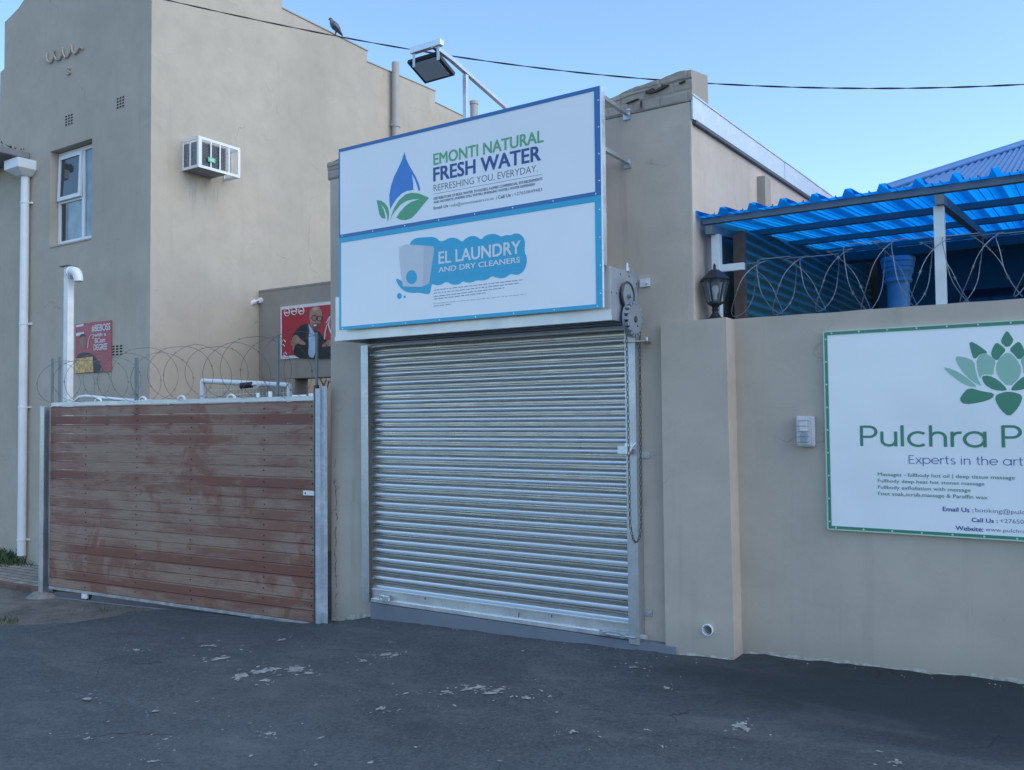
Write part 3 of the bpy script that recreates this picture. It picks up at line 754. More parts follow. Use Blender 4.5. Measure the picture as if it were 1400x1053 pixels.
q = MB(); text(q, 'REFRESHING YOU, EVERYDAY.', f1(72,515), f1(868,362), f1(72,465)[1], LY, -.008); q.build('lettering', M['greydk'], sg1)
q = MB(); a = at(*f1(72,536), LY); b = at(*f1(905,384), LY); q.poly([(a.x,LY,a.z),(b.x,LY,b.z),(b.x,LY,b.z+.0025),(a.x,LY,a.z+.0025)]); q.build('rule', M['greydk'], sg1)
q = MB(); text(q, 'DISTRIBUTORS OF BULK WATER TO KIOSKS, HOMES COMMERCIAL ESTABLISHMENTS', f1(72,580), f1(905,422), f1(72,561)[1], LY, .016); q.build('lettering', M['greydk'], sg1)
q = MB(); text(q, 'AND ON EVENTS | PURIFIED STILL WATER | SPARKLING WATER | WATER DISPENSERS', f1(72,607), f1(848,468), f1(72,590)[1], LY, .016); q.build('lettering', M['greydk'], sg1)
q = MB(); text(q, 'Email Us :', f1(72,653), f1(198,630), f1(72,632)[1], LY, .016); q.build('lettering', M['greydk'], sg1)
q = MB(); text(q, 'Call Us :', f1(565,570), f1(678,548), f1(565,546)[1], LY, .016); q.build('lettering', M['greydk'], sg1)
q = MB(); text(q, 'info@emontiwaters.co.za  |', f1(205,633), f1(556,570), f1(205,611)[1], LY, -.004); q.build('lettering', M['greydk'], sg1)
q = MB(); text(q, '+27650849483', f1(688,548), f1(903,508), f1(688,524)[1], LY, -.004); q.build('lettering', M['greydk'], sg1)
f3 = lambda u, v: (500+u/9.57, 200+v/9.57)
q = MB(); ppoly(q, [(508,75),(530,170),(580,270),(650,390),(695,490),(715,578),(690,582),(670,510),(640,430),(603,365),(620,470),(622,572),(540,585),(470,620),(400,690),(350,770),(322,822),(310,740),(308,640),(330,520),(370,400),(420,300),(470,190)], LY, f3)
q.build('drop_logo', M['dropblue'], sg1)
q = MB(); ppoly(q, [(318,975),(340,890),(380,790),(440,700),(520,630),(600,608),(700,620),(760,645),(830,675),(790,720),(730,790),(670,870),(600,940),(520,968),(450,960),(400,935),(440,870),(520,780),(600,725),(710,692),(620,695),(540,712),(460,760),(390,840),(345,905)], LY, f3)
q.build('leaf_logo', M['leaf'], sg1); q = MB(); ppoly(q, [(143,705),(200,712),(250,745),(290,800),(305,870),(300,940),(287,992),(278,900),(250,820),(195,752),(235,830),(252,890),(260,948),(210,940),(178,890),(158,790)], LY, f3)
q.build('leaf_logo', M['leaf'], sg1)
# laundry sign
f2 = lambda u, v: (520+u/6.667, 310+v/6.667)
cloud = [(262,165),(290,122),(330,102),(380,98),(430,95),(480,92),(520,110),(545,135),(590,125),(620,105),(665,98),(710,112),(745,140),(780,105),(830,82),(880,90),(918,120),(950,85),(1000,66),(1060,68),(1100,92),(1150,75),(1190,80),(1230,58),(1280,70),(1312,110),(1320,160),(1312,230),(1335,270),(1335,340),(1310,400),(1270,435),(1230,440),(1190,428),(1150,460),(1100,472),(1050,462),(1015,450),(980,480),(930,492),(880,488),(830,510),(780,508),(755,496),(720,525),(660,532),(600,498),(560,528),(510,535),(470,520),(462,560),(455,610),(420,615),(350,600),(290,606),(220,590),(170,545),(140,485),(150,470),(185,490),(240,520),(300,470),(300,300)]
q = MB(); ppoly(q, smoothpts(cloud, 1), LY, f2)
for (cx, cy, rr) in ((173,632,22),(221,640,10)): ppoly(q, [(cx+rr*math.cos(a_), cy+rr*1.25*math.sin(a_)) for a_ in np.linspace(0, 6.1, 18)], LY, f2)
q.build('cloud', M['cyan'], sg2)
q = MB(); text(q, 'EL LAUNDRY', f2(533,340), f2(1278,243), f2(533,232)[1], LY-.001, .022); q.build('lettering', M['white'], sg2)
q = MB(); text(q, 'AND DRY CLEANERS', f2(530,418), f2(1272,318), f2(530,372)[1], LY-.001, .018); q.build('lettering', M['white'], sg2)
q = MB(); text(q, 'CLEANING WITH CARE, EVERYTIME', f2(530,466), f2(1275,372), f2(530,446)[1], LY-.001, 0); q.build('lettering', M['faint'], sg2)
# plain washing machine picture
q = MB(); ppoly(q, [(172,190),(230,160),(480,180),(492,205),(445,520),(380,548),(205,545),(172,300)], LY-.0008, f2); q.build('washer_body', simple('sign_pale_grey', (.62,.64,.68), .3, var=.03), sg2)
q = MB(); ppoly(q, [(400,172),(480,182),(492,205),(445,520),(385,546)], LY-.0014, f2); q.build('washer_side', simple('sign_mid_grey', (.52,.55,.60), .3, var=.03), sg2)
q = MB(); ppoly(q, [(285+50*math.cos(a_), 460+64*math.sin(a_)) for a_ in np.linspace(0, 6.1, 24)], LY-.0014, f2); q.build('washer_door', M['cyan'], sg2)
random.seed(2)
q = MB()
for (v0, u1, v1, h_) in ((583,1300,487,13),(611,1262,518,13),(641,1130,560,13),(664,965,606,13),(705,1330,617,7),(728,650,708,11)):
    u = 487.0
    while u < u1:
        wv_ = random.uniform(14, 52); wv_ = min(wv_, u1-u); sl = (v1-v0)/(u1-487)
        va = v0+(u-487)*sl; vb = v0+(u+wv_-487)*sl
        ppoly(q, [(u,va),(u+wv_,vb),(u+wv_,vb-h_*.55),(u,va-h_*.55)], LY, f2); u += wv_+9
q.build('small_print', simple('small_print_ink', (.25,.30,.40), .4, var=.2, scale=60), sg2)

# ------------------------------------------------------------------ floodlight on its arm
PX = at(637, 140, 5.52).x
fl0 = empty('floodlight', (PX, 5.52, 4.0), 'black square floodlight hanging from a bent galvanised arm above the water sign', 'lamp')
pA = atX(704, 158, PX); pB = atX(618, 82, PX); pC = atX(594, 64, PX); pP = atX(637, 103, PX)
pA2 = pA+(pA-pB)*.25
MB().bar(pA2, pB, .035, .035).bar(pB+(pC-pB)*.001, pC+(pC-pB)*.1, .034, .034).build('arm', M['galv'], fl0, bevel=.003)
MB().box(PX-.018, PX+.018, 5.50, 5.536, 3.5, pP.z).build('post', M['galv'], fl0, bevel=.003)
yb_ = pC.y; c0 = at(563, 71, yb_); c1 = at(605, 61, yb_)
MB().bar((c0.x, yb_-.005, c0.z), (c1.x, yb_-.005, c0.z), .045, .045).build('crossbar', M['bar'], fl0, bevel=.003)
TL = at(556,87,yb_); TR = at(597,75,yb_); zt_ = (TL.z+TR.z)/2
dn = at(596,112,yb_+.2); 
ax = Vector((1,0,0)); lowc = at(596,111.5,yb_+.22); topc = Vector(((TL.x+TR.x)/2, yb_, zt_)); ay = (lowc-topc); 
ay.x = 0; hh = ay.length; ay.normalize(); az = ax.cross(ay).normalized()      # az points up
if az.z < 0: az = -az
cc = topc+ay*hh/2; wd_ = abs(TR.x-TL.x)
lh = MB().obox(cc+az*.022, ax, ay, az, wd_, hh, .03)
for k in range(7): lh.obox(cc+az*.047+ax*(k-3)*wd_*.11, ax, ay, az, .006, hh*.7, .02)
lho = lh.build('housing', M['black'], fl0, bevel=.004)
MB().obox(cc+az*.0035, ax, ay, az, wd_*.80, hh*.80, .006).build('lens', M['lens'], lho)
for px in (567, 600):
    c_ = at(px, 70, yb_); zc = c0.z
    MB().box(c_.x-.012, c_.x+.012, yb_-.012, yb_-.008, zc-.13, zc-.02).build('strap', M['galv'], fl0)
MB().sweep([Vector((PX+.02, yb_+.02, c0.z-.02)), Vector((PX-.03, yb_+.04, c0.z-.06)), Vector((PX-.06, yb_+.07, c0.z-.04)), Vector((PX-.04, yb_+.1, zt_-.02))], .006, 6).build('flex', M['black'], fl0)

# ------------------------------------------------------------------ boundary wall with pillar, lantern, wall lamp, pipe
bw_ = empty('boundary_wall', (-1.2, 6.05, .05), 'grey beige boundary wall carrying the massage sign', 'wall')
WY = 5.93; WT = 2.362
q = MB(); n = 100
for k in range(n+1):
    x = -2.06+6.1*k/n
    zt = WT+.006*mnoise.noise(Vector((x*4, 0, 7)))
    q.v += [Vector((x, WY, zg(x, 5.9)-.2)), Vector((x, WY, zt)), Vector((x, WY+.2, zt)), Vector((x, WY+.2, -.2))]
q.f = [(4*i+j, 4*i+4+j, 4*i+4+(j+1) % 4, 4*i+(j+1) % 4) for i in range(n) for j in range(4)]+[(3,2,1,0), tuple(4*n+j for j in range(4))]
q.build('wall', M['wall_fence'], bw_)
pc_ = at(968, 861, 5.76); q = MB(); qv = [(-2.518,5.76,-.2),(-2.02,5.76,-.2),(-2.036,5.762,2.36),(-2.518,5.762,2.349)]
ringp = [(pc_.x+.0402*math.cos(a_), 5.7605, pc_.z+.0402*math.sin(a_)) for a_ in np.linspace(0, 2*math.pi, 33)[:-1]]
for cA, cB, i0 in ((2,3,4),(3,0,12),(0,1,20),(1,2,28)):
    q.poly([qv[cA], qv[cB]]+[ringp[(i0+j) % 32] for j in range(8, -1, -1)])
q.add([(-2.518,5.76,-.2),(-2.02,5.76,-.2),(-2.02,6.14,-.2),(-2.518,6.14,-.2),(-2.518,5.762,2.349),(-2.036,5.762,2.36),(-2.036,6.14,2.36),(-2.518,6.14,2.349)],
    [(0,3,2,1),(4,5,6,7),(1,2,6,5),(2,3,7,6),(3,0,4,7)])
q.build('pillar', M['wall_fence'], bw_)
base_strip(-2.03, 4.0, WY, .004, .055, 'crumbling_base', bw_, M['crumb'], 5); base_strip(-2.50, -2.02, 5.758, .004, .03, 'crumbling_base', bw_, M['crumb'], 9)
c = at(968, 861, 5.76)
dp = MB(); nn = 24
dp.v = [Vector((c.x+r_*math.cos(2*math.pi*k/nn), y_, c.z+r_*math.sin(2*math.pi*k/nn))) for (r_, y_) in ((.040, 5.9), (.040, 5.742), (.034, 5.741), (.034, 5.9)) for k in range(nn)]
dp.f = [(j*nn+k, j*nn+(k+1) % nn, (j+1)*nn+(k+1) % nn, (j+1)*nn+k) for j in range(3) for k in range(nn)]
dp.f.append(tuple(3*nn+k for k in range(nn)))
tag(dp.build('drain_pipe', M['pvc'], smooth=True), 'short white plastic drain pipe stub low on the pillar', 'pipe')
lc = at(978, 430, 5.92); LX, LYY = lc.x, 5.92; z0 = 2.36
ln = empty('lantern', (LX, LYY, z0), 'black glass lantern lamp standing on top of the wall pillar', 'lamp')
MB().lathe((LX, LYY, z0), [(.07,0),(.07,.012),(.045,.03),(.03,.05),(.022,.07),(.03,.085),(.02,.10),(.035,.115),(.06,.13),(.062,.145)], 16).build('base', M['black'], ln, smooth=True)
fr4 = MB()
zb_, zt2, rb_, rt_ = z0+.147, z0+.315, .062, .108
for k in range(6):
    a_ = math.pi/6+k*math.pi/3; ca, sa = math.cos(a_), math.sin(a_)
    fr4.bar((LX+rb_*ca, LYY+rb_*sa, zb_), (LX+rt_*ca, LYY+rt_*sa, zt2), .01, .01)
fr4.lathe((LX, LYY, zt2), [(.118,0),(.122,.01),(.10,.03),(.06,.065),(.03,.085),(.012,.09),(.012,.12),(.004,.135)], 6)
fr4.build('cage', M['black'], ln)
gl = MB(); gl.lathe((LX, LYY, zb_), [(rb_-.006,0),(rt_-.006,zt2-zb_)], 6); gl.build('glass', M['clear'], ln)
MB().lathe((LX, LYY, zb_+.02), [(.012,0),(.014,.03),(.028,.06),(.03,.085),(.02,.105),(.006,.115)], 12).build('bulb', M['white'], ln, smooth=True)
ln.scale = (.9, .9, .9)
a = at(1090, 569, WY); b = at(1116, 611, WY)
bl = empty('bulkhead_lamp', ((a.x+b.x)/2, WY, b.z), 'small white rounded wall lamp beside the massage sign', 'lamp')
MB().box(a.x, b.x, WY-.045, WY-.001, b.z, a.z).build('base', simple('grey_lamp_base', (.50,.51,.52), .5, var=.12, scale=20), bl, bevel=.014)
MB().box(a.x+.015, b.x-.018, WY-.085, WY-.046, b.z+.015, a.z-.015).build('cover', M['bulkglass'], bl, bevel=.014)
MB().box(a.x+.03, b.x-.04, WY-.07, WY-.05, (a.z+b.z)/2, a.z-.03).build('tube', M['pwhite'], bl, bevel=.008)
rb5 = MB()
for k in range(5): rb5.box(a.x+.018, b.x-.021, WY-.0885, WY-.0855, b.z+.03+k*.035, b.z+.036+k*.035)
rb5.build('rib', M['clear'], bl)
MB().box(a.x+.035, b.x-.045, WY-.065, WY-.05, b.z+.03, (a.z+b.z)/2-.01).build('fitting', M['greensteel'], bl, bevel=.004)

# massage sign
MY = WY-.03
ms = empty('massage_sign', (-.37, MY, .94), 'white massage salon sign with a green border and lotus flower, on the boundary wall', 'sign')
bx0, bx1, bz0, bz1 = -1.424, .62, .942, 2.231
MB().box(bx0, bx1, MY, WY-.001, bz0, bz1).build('panel', M['board'], ms)
q = MB(); ya, yb2 = MY-.004, MY-.0003; bwid = .022
q.box(bx0, bx1, ya, yb2, bz1-bwid, bz1).box(bx0, bx1, ya, yb2, bz0, bz0+bwid).box(bx0, bx0+bwid, ya, yb2, bz0+bwid+.0005, bz1-bwid-.0005).box(bx1-bwid, bx1, ya, yb2, bz0+bwid+.0005, bz1-bwid-.0005)
q.build('border', M['dkgreen'], ms)
q = MB(); q.box(bx0-.004, bx0+.003, ya-.002, ya-.0003, bz0, bz1).box(bx0+.0035, bx1, ya-.002, ya-.0003, bz1-.003, bz1+.004).box(bx0+.0035, bx1, ya-.002, ya-.0003, bz0-.004, bz0+.003)
for k in range(9): q.disc((bx0+.012, ya-.0005, bz0+.05+(bz1-bz0-.1)*k/8), (0,-1,0), .006, .004, 8)
for k in range(12):
    q.disc((bx0+.05+k*.17, ya-.0005, bz0+.011), (0,-1,0), .006, .004, 8); q.disc((bx0+.05+k*.17, ya-.0005, bz1-.011), (0,-1,0), .006, .004, 8)
q.build('edge_trim', simple('pale_green_trim', (.5,.68,.58), .35, var=.05), ms)
TY = MY-.0012
f5 = lambda u, v: (1170+u/5.852, 560+v/5.852)
# round geometric stroke letters for the big name
def arc(cx, cy, r_, a0, a1, n_=24, ry=None):
    ry = ry or r_; return [(cx+r_*math.cos(R(a0+(a1-a0)*k/n_)), cy+ry*math.sin(R(a0+(a1-a0)*k/n_))) for k in range(n_+1)]
X5 = .36      # half of the x height (x height .72 of cap height 1)
def ring(cx): return arc(cx, X5, .33, 0, 360, 36, .33)
GL = {  # advance, strokes
 'P': (.74, [[(.08,0),(.08,1)], [(.08,.955),(.36,.955)]+arc(.36,.705,.25,90,-90,16)+[(.08,.455)]]),
 'E': (.66, [[(.08,0),(.08,1)], [(.08,.955),(.55,.955)], [(.08,.5),(.52,.5)], [(.08,.045),(.55,.045)]]),
 'u': (.72, [[(.08,.72),(.08,.30)]+arc(.325,.29,.245,180,360,18), [(.57,.72),(.57,0)]]),
 'l': (.26, [[(.08,0),(.08,1.02)]]),
 'c': (.72, [arc(.37,X5,.325,48,312,30)]),
 'h': (.72, [[(.08,0),(.08,1.02)], arc(.325,.43,.245,180,0,18)+[(.57,0)]]),
 'n': (.72, [[(.08,0),(.08,.72)], arc(.325,.43,.245,180,0,18)+[(.57,0)]]),
 'r': (.44, [[(.08,0),(.08,.72)], arc(.33,.42,.25,180,75,12)]),
 'a': (.84, [arc(.37,X5,.325,0,360,36), [(.70,.72),(.70,0)]]),
 'e': (.78, [arc(.37,X5,.325,-42,-360,34)[::1], [(.045,X5),(.695,X5)]]),
 'x': (.62, [[(.05,0),(.55,.72)], [(.05,.72),(.55,0)]]),
 'p': (.82, [[(.08,-.3),(.08,.72)], arc(.41,X5,.325,0,360,36)]),
 't': (.44, [[(.18,.95),(.18,.2)]+arc(.33,.2,.15,180,270,8)+[(.36,.05)], [(.02,.68),(.38,.68)]]),
 's': (.60, [arc(.30,.525,.17,35,270,16,.15)+arc(.30,.195,.19,90,-145,18,.15)]),
 'i': (.26, [[(.08,0),(.08,.72)], [(.08,.88),(.08,.98)]]),
 ' ': (.36, []) }
cnt = [0]
def stroke(mb, pts, wdt, X0, Z0, kx, kz):
    L = []
    n_ = len(pts); closed = (abs(pts[0][0]-pts[-1][0]) < 1e-6 and abs(pts[0][1]-pts[-1][1]) < 1e-6 and n_ > 3)
    for i, p in enumerate(pts):
        if closed: a_, b2 = pts[i-1] if i else pts[-2], pts[i+1] if i < n_-1 else pts[1]
        else: a_, b2 = pts[max(i-1, 0)], pts[min(i+1, n_-1)]
        dx, dy = b2[0]-a_[0], b2[1]-a_[1]; l_ = math.hypot(dx, dy) or 1
        L.append((-dy/l_*wdt/2, dx/l_*wdt/2))
    cnt[0] += 1; Y_ = TY-.00012*(cnt[0] % 6)
    vs = []
    for p, o_ in zip(pts, L):
        vs += [(X0+(p[0]+o_[0])*kx, Y_, Z0+(p[1]+o_[1])*kz), (X0+(p[0]-o_[0])*kx, Y_, Z0+(p[1]-o_[1])*kz)]
    mb.add(vs, [(2*i, 2*i+1, 2*i+3, 2*i+2) for i in range(n_-1)])
def stext(mb, body, p0, p1, ptop, wdt, shown=None):
    a_ = at(*p0, TY); b2 = at(*p1, TY); h_ = at(p0[0], ptop, TY).z-a_.z
    ref = shown or body
    tot = sum(GL[c_][0] for c_ in ref)-.06-.08
    kx = (b2.x-a_.x)/tot; x = a_.x-.08*kx+.0*kx
    for c_ in body:
        for s_ in GL[c_][1]: stroke(mb, s_, wdt, x, a_.z, kx, h_)
        x += GL[c_][0]*kx
q = MB(); stext(q, 'Pulchra Pe', f5(48,292), f5(1055,298), f5(48,130)[1], .115, 'Pulchra'); q.build('lettering', M['dkgreen'], ms)
q = MB(); stext(q, 'Experts in the art', f5(428,432), f5(1338,444), f5(428,366)[1], .085); q.build('lettering', M['spablue'], ms)
q = MB(); text(q, 'Massages - fullbody hot oil | deep tissue massage', f5(177,530), f5(1273,552), f5(177,503)[1], TY, .004); q.build('lettering', M['dkgreen'], ms)
q = MB(); text(q, 'Fullbody deep heat hot stones massage', f5(177,581), f5(1030,600), f5(177,555)[1], TY, .004); q.build('lettering', M['dkgreen'], ms)
q = MB(); text(q, 'Fullbody exfloliation with massage', f5(178,633), f5(918,650), f5(178,606)[1], TY, .004); q.build('lettering', M['dkgreen'], ms)
q = MB(); text(q, 'Foot soak,scrub,massage & Paraffin wax', f5(180,684), f5(1055,710), f5(180,656)[1], TY, .004); q.build('lettering', M['dkgreen'], ms)
q = MB(); text(q, 'Email Us :', f5(697,812), f5(940,818), f5(697,778)[1], TY, .018); q.build('lettering', M['navy'], ms)
q = MB(); text(q, 'Call Us :', f5(928,898), f5(1135,904), f5(928,866)[1], TY, .018); q.build('lettering', M['navy'], ms)
q = MB(); text(q, 'Website:', f5(800,964), f5(1020,972), f5(800,930)[1], TY, .018); q.build('lettering', M['navy'], ms)
q = MB(); text(q, 'booking@pulch', f5(957,820), f5(1385,834), f5(957,788)[1], TY, -.004); q.build('lettering', M['spablue'], ms)
q = MB(); text(q, '+27650', f5(1155,906), f5(1345,914), f5(1155,873)[1], TY, -.004); q.build('lettering', M['spablue'], ms)
q = MB(); text(q, 'www.pulchra', f5(1037,972), f5(1358,984), f5(1037,944)[1], TY, -.004); q.build('lettering', M['spablue'], ms)
f6 = lambda u, v: (1040+u/3.889, 260+v/3.889)
f7 = lambda u, v: (1040+u/3.889, 520+v/3.889)
cxl = at(*f6(1318, 1000), TY).x
def petal(mb, pts, f, mirror=True, dy=0):
    w3 = [at(*f(u, v), TY-dy) for u, v in smoothpts(pts, 1)]
    mt_ = M['dkgreen'] if mb == 'dk' else M['mint']
    MB().poly(w3).build('petal', mt_, ms)
    if mirror: MB().poly([Vector((2*cxl-p.x, p.y, p.z)) for p in w3][::-1]).build('petal', mt_, ms)
petal('dk', [(1310,745),(1330,772),(1348,800),(1314,842),(1273,808),(1290,772)], f6, False)
petal('dk', [(1252,808),(1280,826),(1306,850),(1280,878),(1258,910),(1222,882),(1232,840)], f6)
petal('dk', [(1108,800),(1160,825),(1214,868),(1170,868),(1135,905),(1115,850)], f6)
petal('lt', [(1028,884),(1080,886),(1135,908),(1142,960),(1158,1012),(1180,1045),(1120,1015),(1060,950)], f6)
petal('lt', [(962,938),(1020,952),(1080,985),(1160,1050),(1100,1043),(1030,1000)], f6)
petal('lt', [(1148,895),(1185,862),(1225,885),(1252,908),(1238,950),(1240,985),(1180,978),(1166,1005),(1150,950)], f6)
petal('lt', [(1315,858),(1360,895),(1388,950),(1376,1000),(1320,1050),(1258,990),(1248,935),(1272,890)], f6, False)
petal('dk', [(1172,990),(1210,984),(1262,1008),(1312,1058),(1300,1068),(1240,1064),(1190,1035)], f6)
petal('dk', [(1055,105),(1075,70),(1108,38),(1180,60),(1244,68),(1232,98),(1170,118),(1085,130)], f7)
petal('dk', [(1318,60),(1360,66),(1392,82),(1385,120),(1355,165),(1320,194),(1280,162),(1250,115),(1246,82),(1280,66)], f7, False)

# ------------------------------------------------------------------ blue canopy
cp = empty('canopy', (-.9, 8, 2.36), 'blue translucent corrugated canopy on white posts behind the boundary wall', 'canopy')
CY0, CY1, SL = 5.87, 11.2, .088
def cz_(y): return 3.105+(y-CY0)*SL
cs = MB(); xs_ = []; x = -2.33; pit = .2095
pr5 = [(0,0),(.110,0),(.125,.035),(.132,.045),(.165,.045),(.172,.035),(.187,0)]
pr5 = [(.0,.0),(.018,.045),(.055,.045),(.073,.0),(.105,.0),(.108,.005),(.116,.005),(.119,.0),(.160,.0),(.163,.005),(.171,.005),(.174,0)]
while x < 4.0:
    xs_ += [(x+a_, b_) for a_, b_ in pr5]; x += pit
ny = 12
for j in range(ny):
    y = CY0+(CY1-CY0)*j/(ny-1)
    for (x, h_) in xs_:
        cs.v.append(Vector((x, y+(.01*mnoise.noise(Vector((x*3,0,0))) if j == 0 else 0), cz_(y)+h_+.004*mnoise.noise(Vector((x*1.5, y*1.2, 5))))))
k = len(xs_); cs.f = [(j*k+i, j*k+i+1, (j+1)*k+i+1, (j+1)*k+i) for j in range(ny-1) for i in range(k-1)]
cs.build('roof_sheet', M['sheet'], cp)
for y in (5.99, 7.05, 8.2, 9.4, 10.6):
    MB().box(-2.27, 4.1, y-.025, y+.025, cz_(y)-.050, cz_(y)-.004).build('purlin', M['greensteel'], cp)
for x in (-.72, 1.2, 3.1):
    MB().bar((x, 5.93, cz_(5.93)-.095), (x, 11.1, cz_(11.1)-.095), .05, .06).build('rafter', M['greensteel'], cp)
MB().bar((-2.21, 5.93, cz_(5.93)-.095), (-2.21, 11.1, cz_(11.1)-.095), .05, .06).build('rafter', M['greensteel'], cp)
for x in (-2.19, -.735, 1.2, 3.1):
    MB().box(x-.03, x+.03, 6.0, 6.06, 2.30, cz_(6.0)-.126).build('post', M['whitepost'], cp, bevel=.003)
MB().box(-2.16, -1.99, 6.02, 6.05, 2.72, 2.77).build('stay', M['whitepost'], cp)
nl = MB()
for k in range(14):
    xk = -2.33+.21*k+.14; nl.disc((xk, 5.99, cz_(5.99)+.0), (0,0,1), .004, .03, 6)
nl.build('roofing_screw', M['darkgrey'], cp)
# corrugated side screen along the shop wall
cfm = MB(); zz_ = np.arange(1.0, 3.46, .0095)
for z in zz_:
    ya_ = max(6.35, CY0+(z+.075-3.105)/SL); xw = -2.10+.017*math.sin(z/.076*2*math.pi)
    cfm.v += [Vector((xw, min(ya_, 10.9), z)), Vector((xw, 11.0, z))]
cfm.f = [(2*i, 2*i+1, 2*i+3, 2*i+2) for i in range(len(zz_)-1)]
cfe = empty('corrugated_screen', (-2.1, 8, 1.0), 'dark corrugated metal screen under the blue canopy along the shop side', 'screen')
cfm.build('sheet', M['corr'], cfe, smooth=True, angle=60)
MB().box(-2.15, -2.075, 6.27, 6.34, .05, 3.05).build('post', M['timber'], cfe)
# neighbouring house behind
nh = empty('neighbour_house', (0, 11, 0), 'house with a blue tiled metal roof and round blue column behind the canopy', 'house')
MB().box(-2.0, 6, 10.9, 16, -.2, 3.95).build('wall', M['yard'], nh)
for (x0, x1, z0_, z1_) in ((-1.15,-.05,2.1,3.1),(.3,1.4,2.1,3.1)):
    wo = MB().box(x0, x1, 10.86, 10.898, z0_, z1_).build('window', M['yard'], nh)
    MB().box(x0+.05, (x0+x1)/2-.025, 10.853, 10.8595, z0_+.05, z1_-.05).box((x0+x1)/2+.025, x1-.05, 10.853, 10.8595, z0_+.05, z1_-.05).build('pane', M['pane'], wo)
# hip roof face: sheet profile rising away, cut by the hip line
def rz(y): return 3.98+(y-10.6)*.34
def on_roof(px, py):
    d = ray(px, py); tt = (3.98-10.6*.34-CAMZ)/(d.z-.34*d.y); return CAMP+d*tt
h0 = on_roof(1255, 247); h1 = on_roof(1400, 199)
hd_ = (h1-h0)
rf = MB(); s0, s1 = -.25, 2.6
cols = 90
for i in range(cols+1):
    s_ = s0+(s1-s0)*i/cols; top_ = h0+hd_*s_; zc = .014*math.sin(i*math.pi)
    wob = .016*(1 if i % 2 else -1)
    rf.v += [Vector((top_.x, 10.45, rz(10.45)+wob)), Vector((top_.x, max(top_.y, 10.46), rz(max(top_.y, 10.46))+wob))]
rf.f = [(2*i, 2*i+2, 2*i+3, 2*i+1) for i in range(cols)]
rf.build('roof', M['roofblue'], nh, smooth=False)
a = h0+hd_*s0; b = h0+hd_*s1
MB().sweep([a+Vector((0,0,.03)), b+Vector((0,0,.03))], .07, 10).build('hip_capping', M['roofblue'], nh, smooth=True)
cb = at(1229, 420, 9.0)
co = MB().lathe((cb.x, 9.0, 0), [(.105,-.1),(.10,2.93)], 24).build('column', M['colblue'], nh, smooth=True)
MB().lathe((cb.x, 9.0, 2.931), [(.105,0),(.125,.02),(.125,.04),(.115,.05),(.13,.10),(.14,.115),(.14,.15),(.148,.155),(.148,.20),(.158,.21),(.158,.25)], 24).build('capital', M['colblue'], co, smooth=True, angle=30)
MB().box(-2.0, 4.1, 8.9, 9.1, 3.185, 3.27).build('verandah_beam', M['yard'], nh)

# ------------------------------------------------------------------ razor wire
def razor(name, p0, p1, r0, r1, cz0, cz1, step, mat, label, seed, lean=1.0, skew=0.0, rr=.0026):
    random.seed(seed)
    p0 = Vector(p0); p1 = Vector(p1); L = (p1-p0).length; d = (p1-p0).normalized(); sd_ = Vector((-d.y, d.x, 0))
    nl_ = int(L/step); q = MB(); pts = []
    rj = [random.uniform(.84, 1.14) for _ in range(nl_+2)]
    per = 30
    for i in range(nl_*per):
        t_ = i/per; k_ = int(t_); a_ = 2*math.pi*(t_-k_)
        u = t_*step + ((-1)**k_)*step*.5*lean*math.cos(a_)*(.5+.5*abs(math.cos(a_)))
        fr2 = t_/nl_; r_ = (r0+(r1-r0)*fr2)*(rj[k_]*(1-(t_-k_))+rj[k_+1]*(t_-k_))
        c_ = p0+d*u
        pts.append(Vector((c_.x, c_.y, 0))+sd_*(r_*math.sin(a_))+Vector((0,0,cz0+(cz1-cz0)*fr2+r_*math.cos(a_)))+d*(skew*math.sin(a_)))
    q.sweep(pts, rr, 5, cap=True)
    b = MB()
    for i in range(2, len(pts)-2, 4):
        t_ = (pts[i+1]-pts[i-1]).normalized(); nrm = t_.cross(Vector((random.uniform(-1,1), random.uniform(-1,1), random.uniform(-1,1)))).normalized()
        w3 = .013; c_ = pts[i]
        q.add([c_-t_*.012+nrm*w3, c_+t_*.012+nrm*w3, c_+t_*.012-nrm*w3, c_-t_*.012-nrm*w3, c_+t_*.004, c_-t_*.004], [(0,5,4),(1,4,5),(2,4,5),(3,5,4)])
    return tag(q.build(name, mat, smooth=False), label, 'razor wire')
razor('razor_wire', (-2.06, 6.06, 0), (3.6, 6.06, 0), .21, .235, 2.58, 2.60, .145, M['wire'], 'pale coiled razor wire along the boundary wall under the blue canopy', 4, 1.3, .03, .0027)
g0 = gp(-.1, 2.1, -.08); g1_ = gp(4.05, 2.1, -.08)
razor('razor_wire', (g1_.x, g1_.y, 0), (g0.x, g0.y, 0), .25, .31, 2.14, 2.20, .27, M['wiredark'], 'dark loose razor wire coil over the wooden gate', 9, .35, .10, .0023)

# ------------------------------------------------------------------ wooden sliding gate
gt = empty('sliding_gate', gp(1.97, -.19), 'sliding driveway gate of weathered red brown horizontal boards', 'gate')
gt.rotation_euler = (0, 0, GA+math.pi)
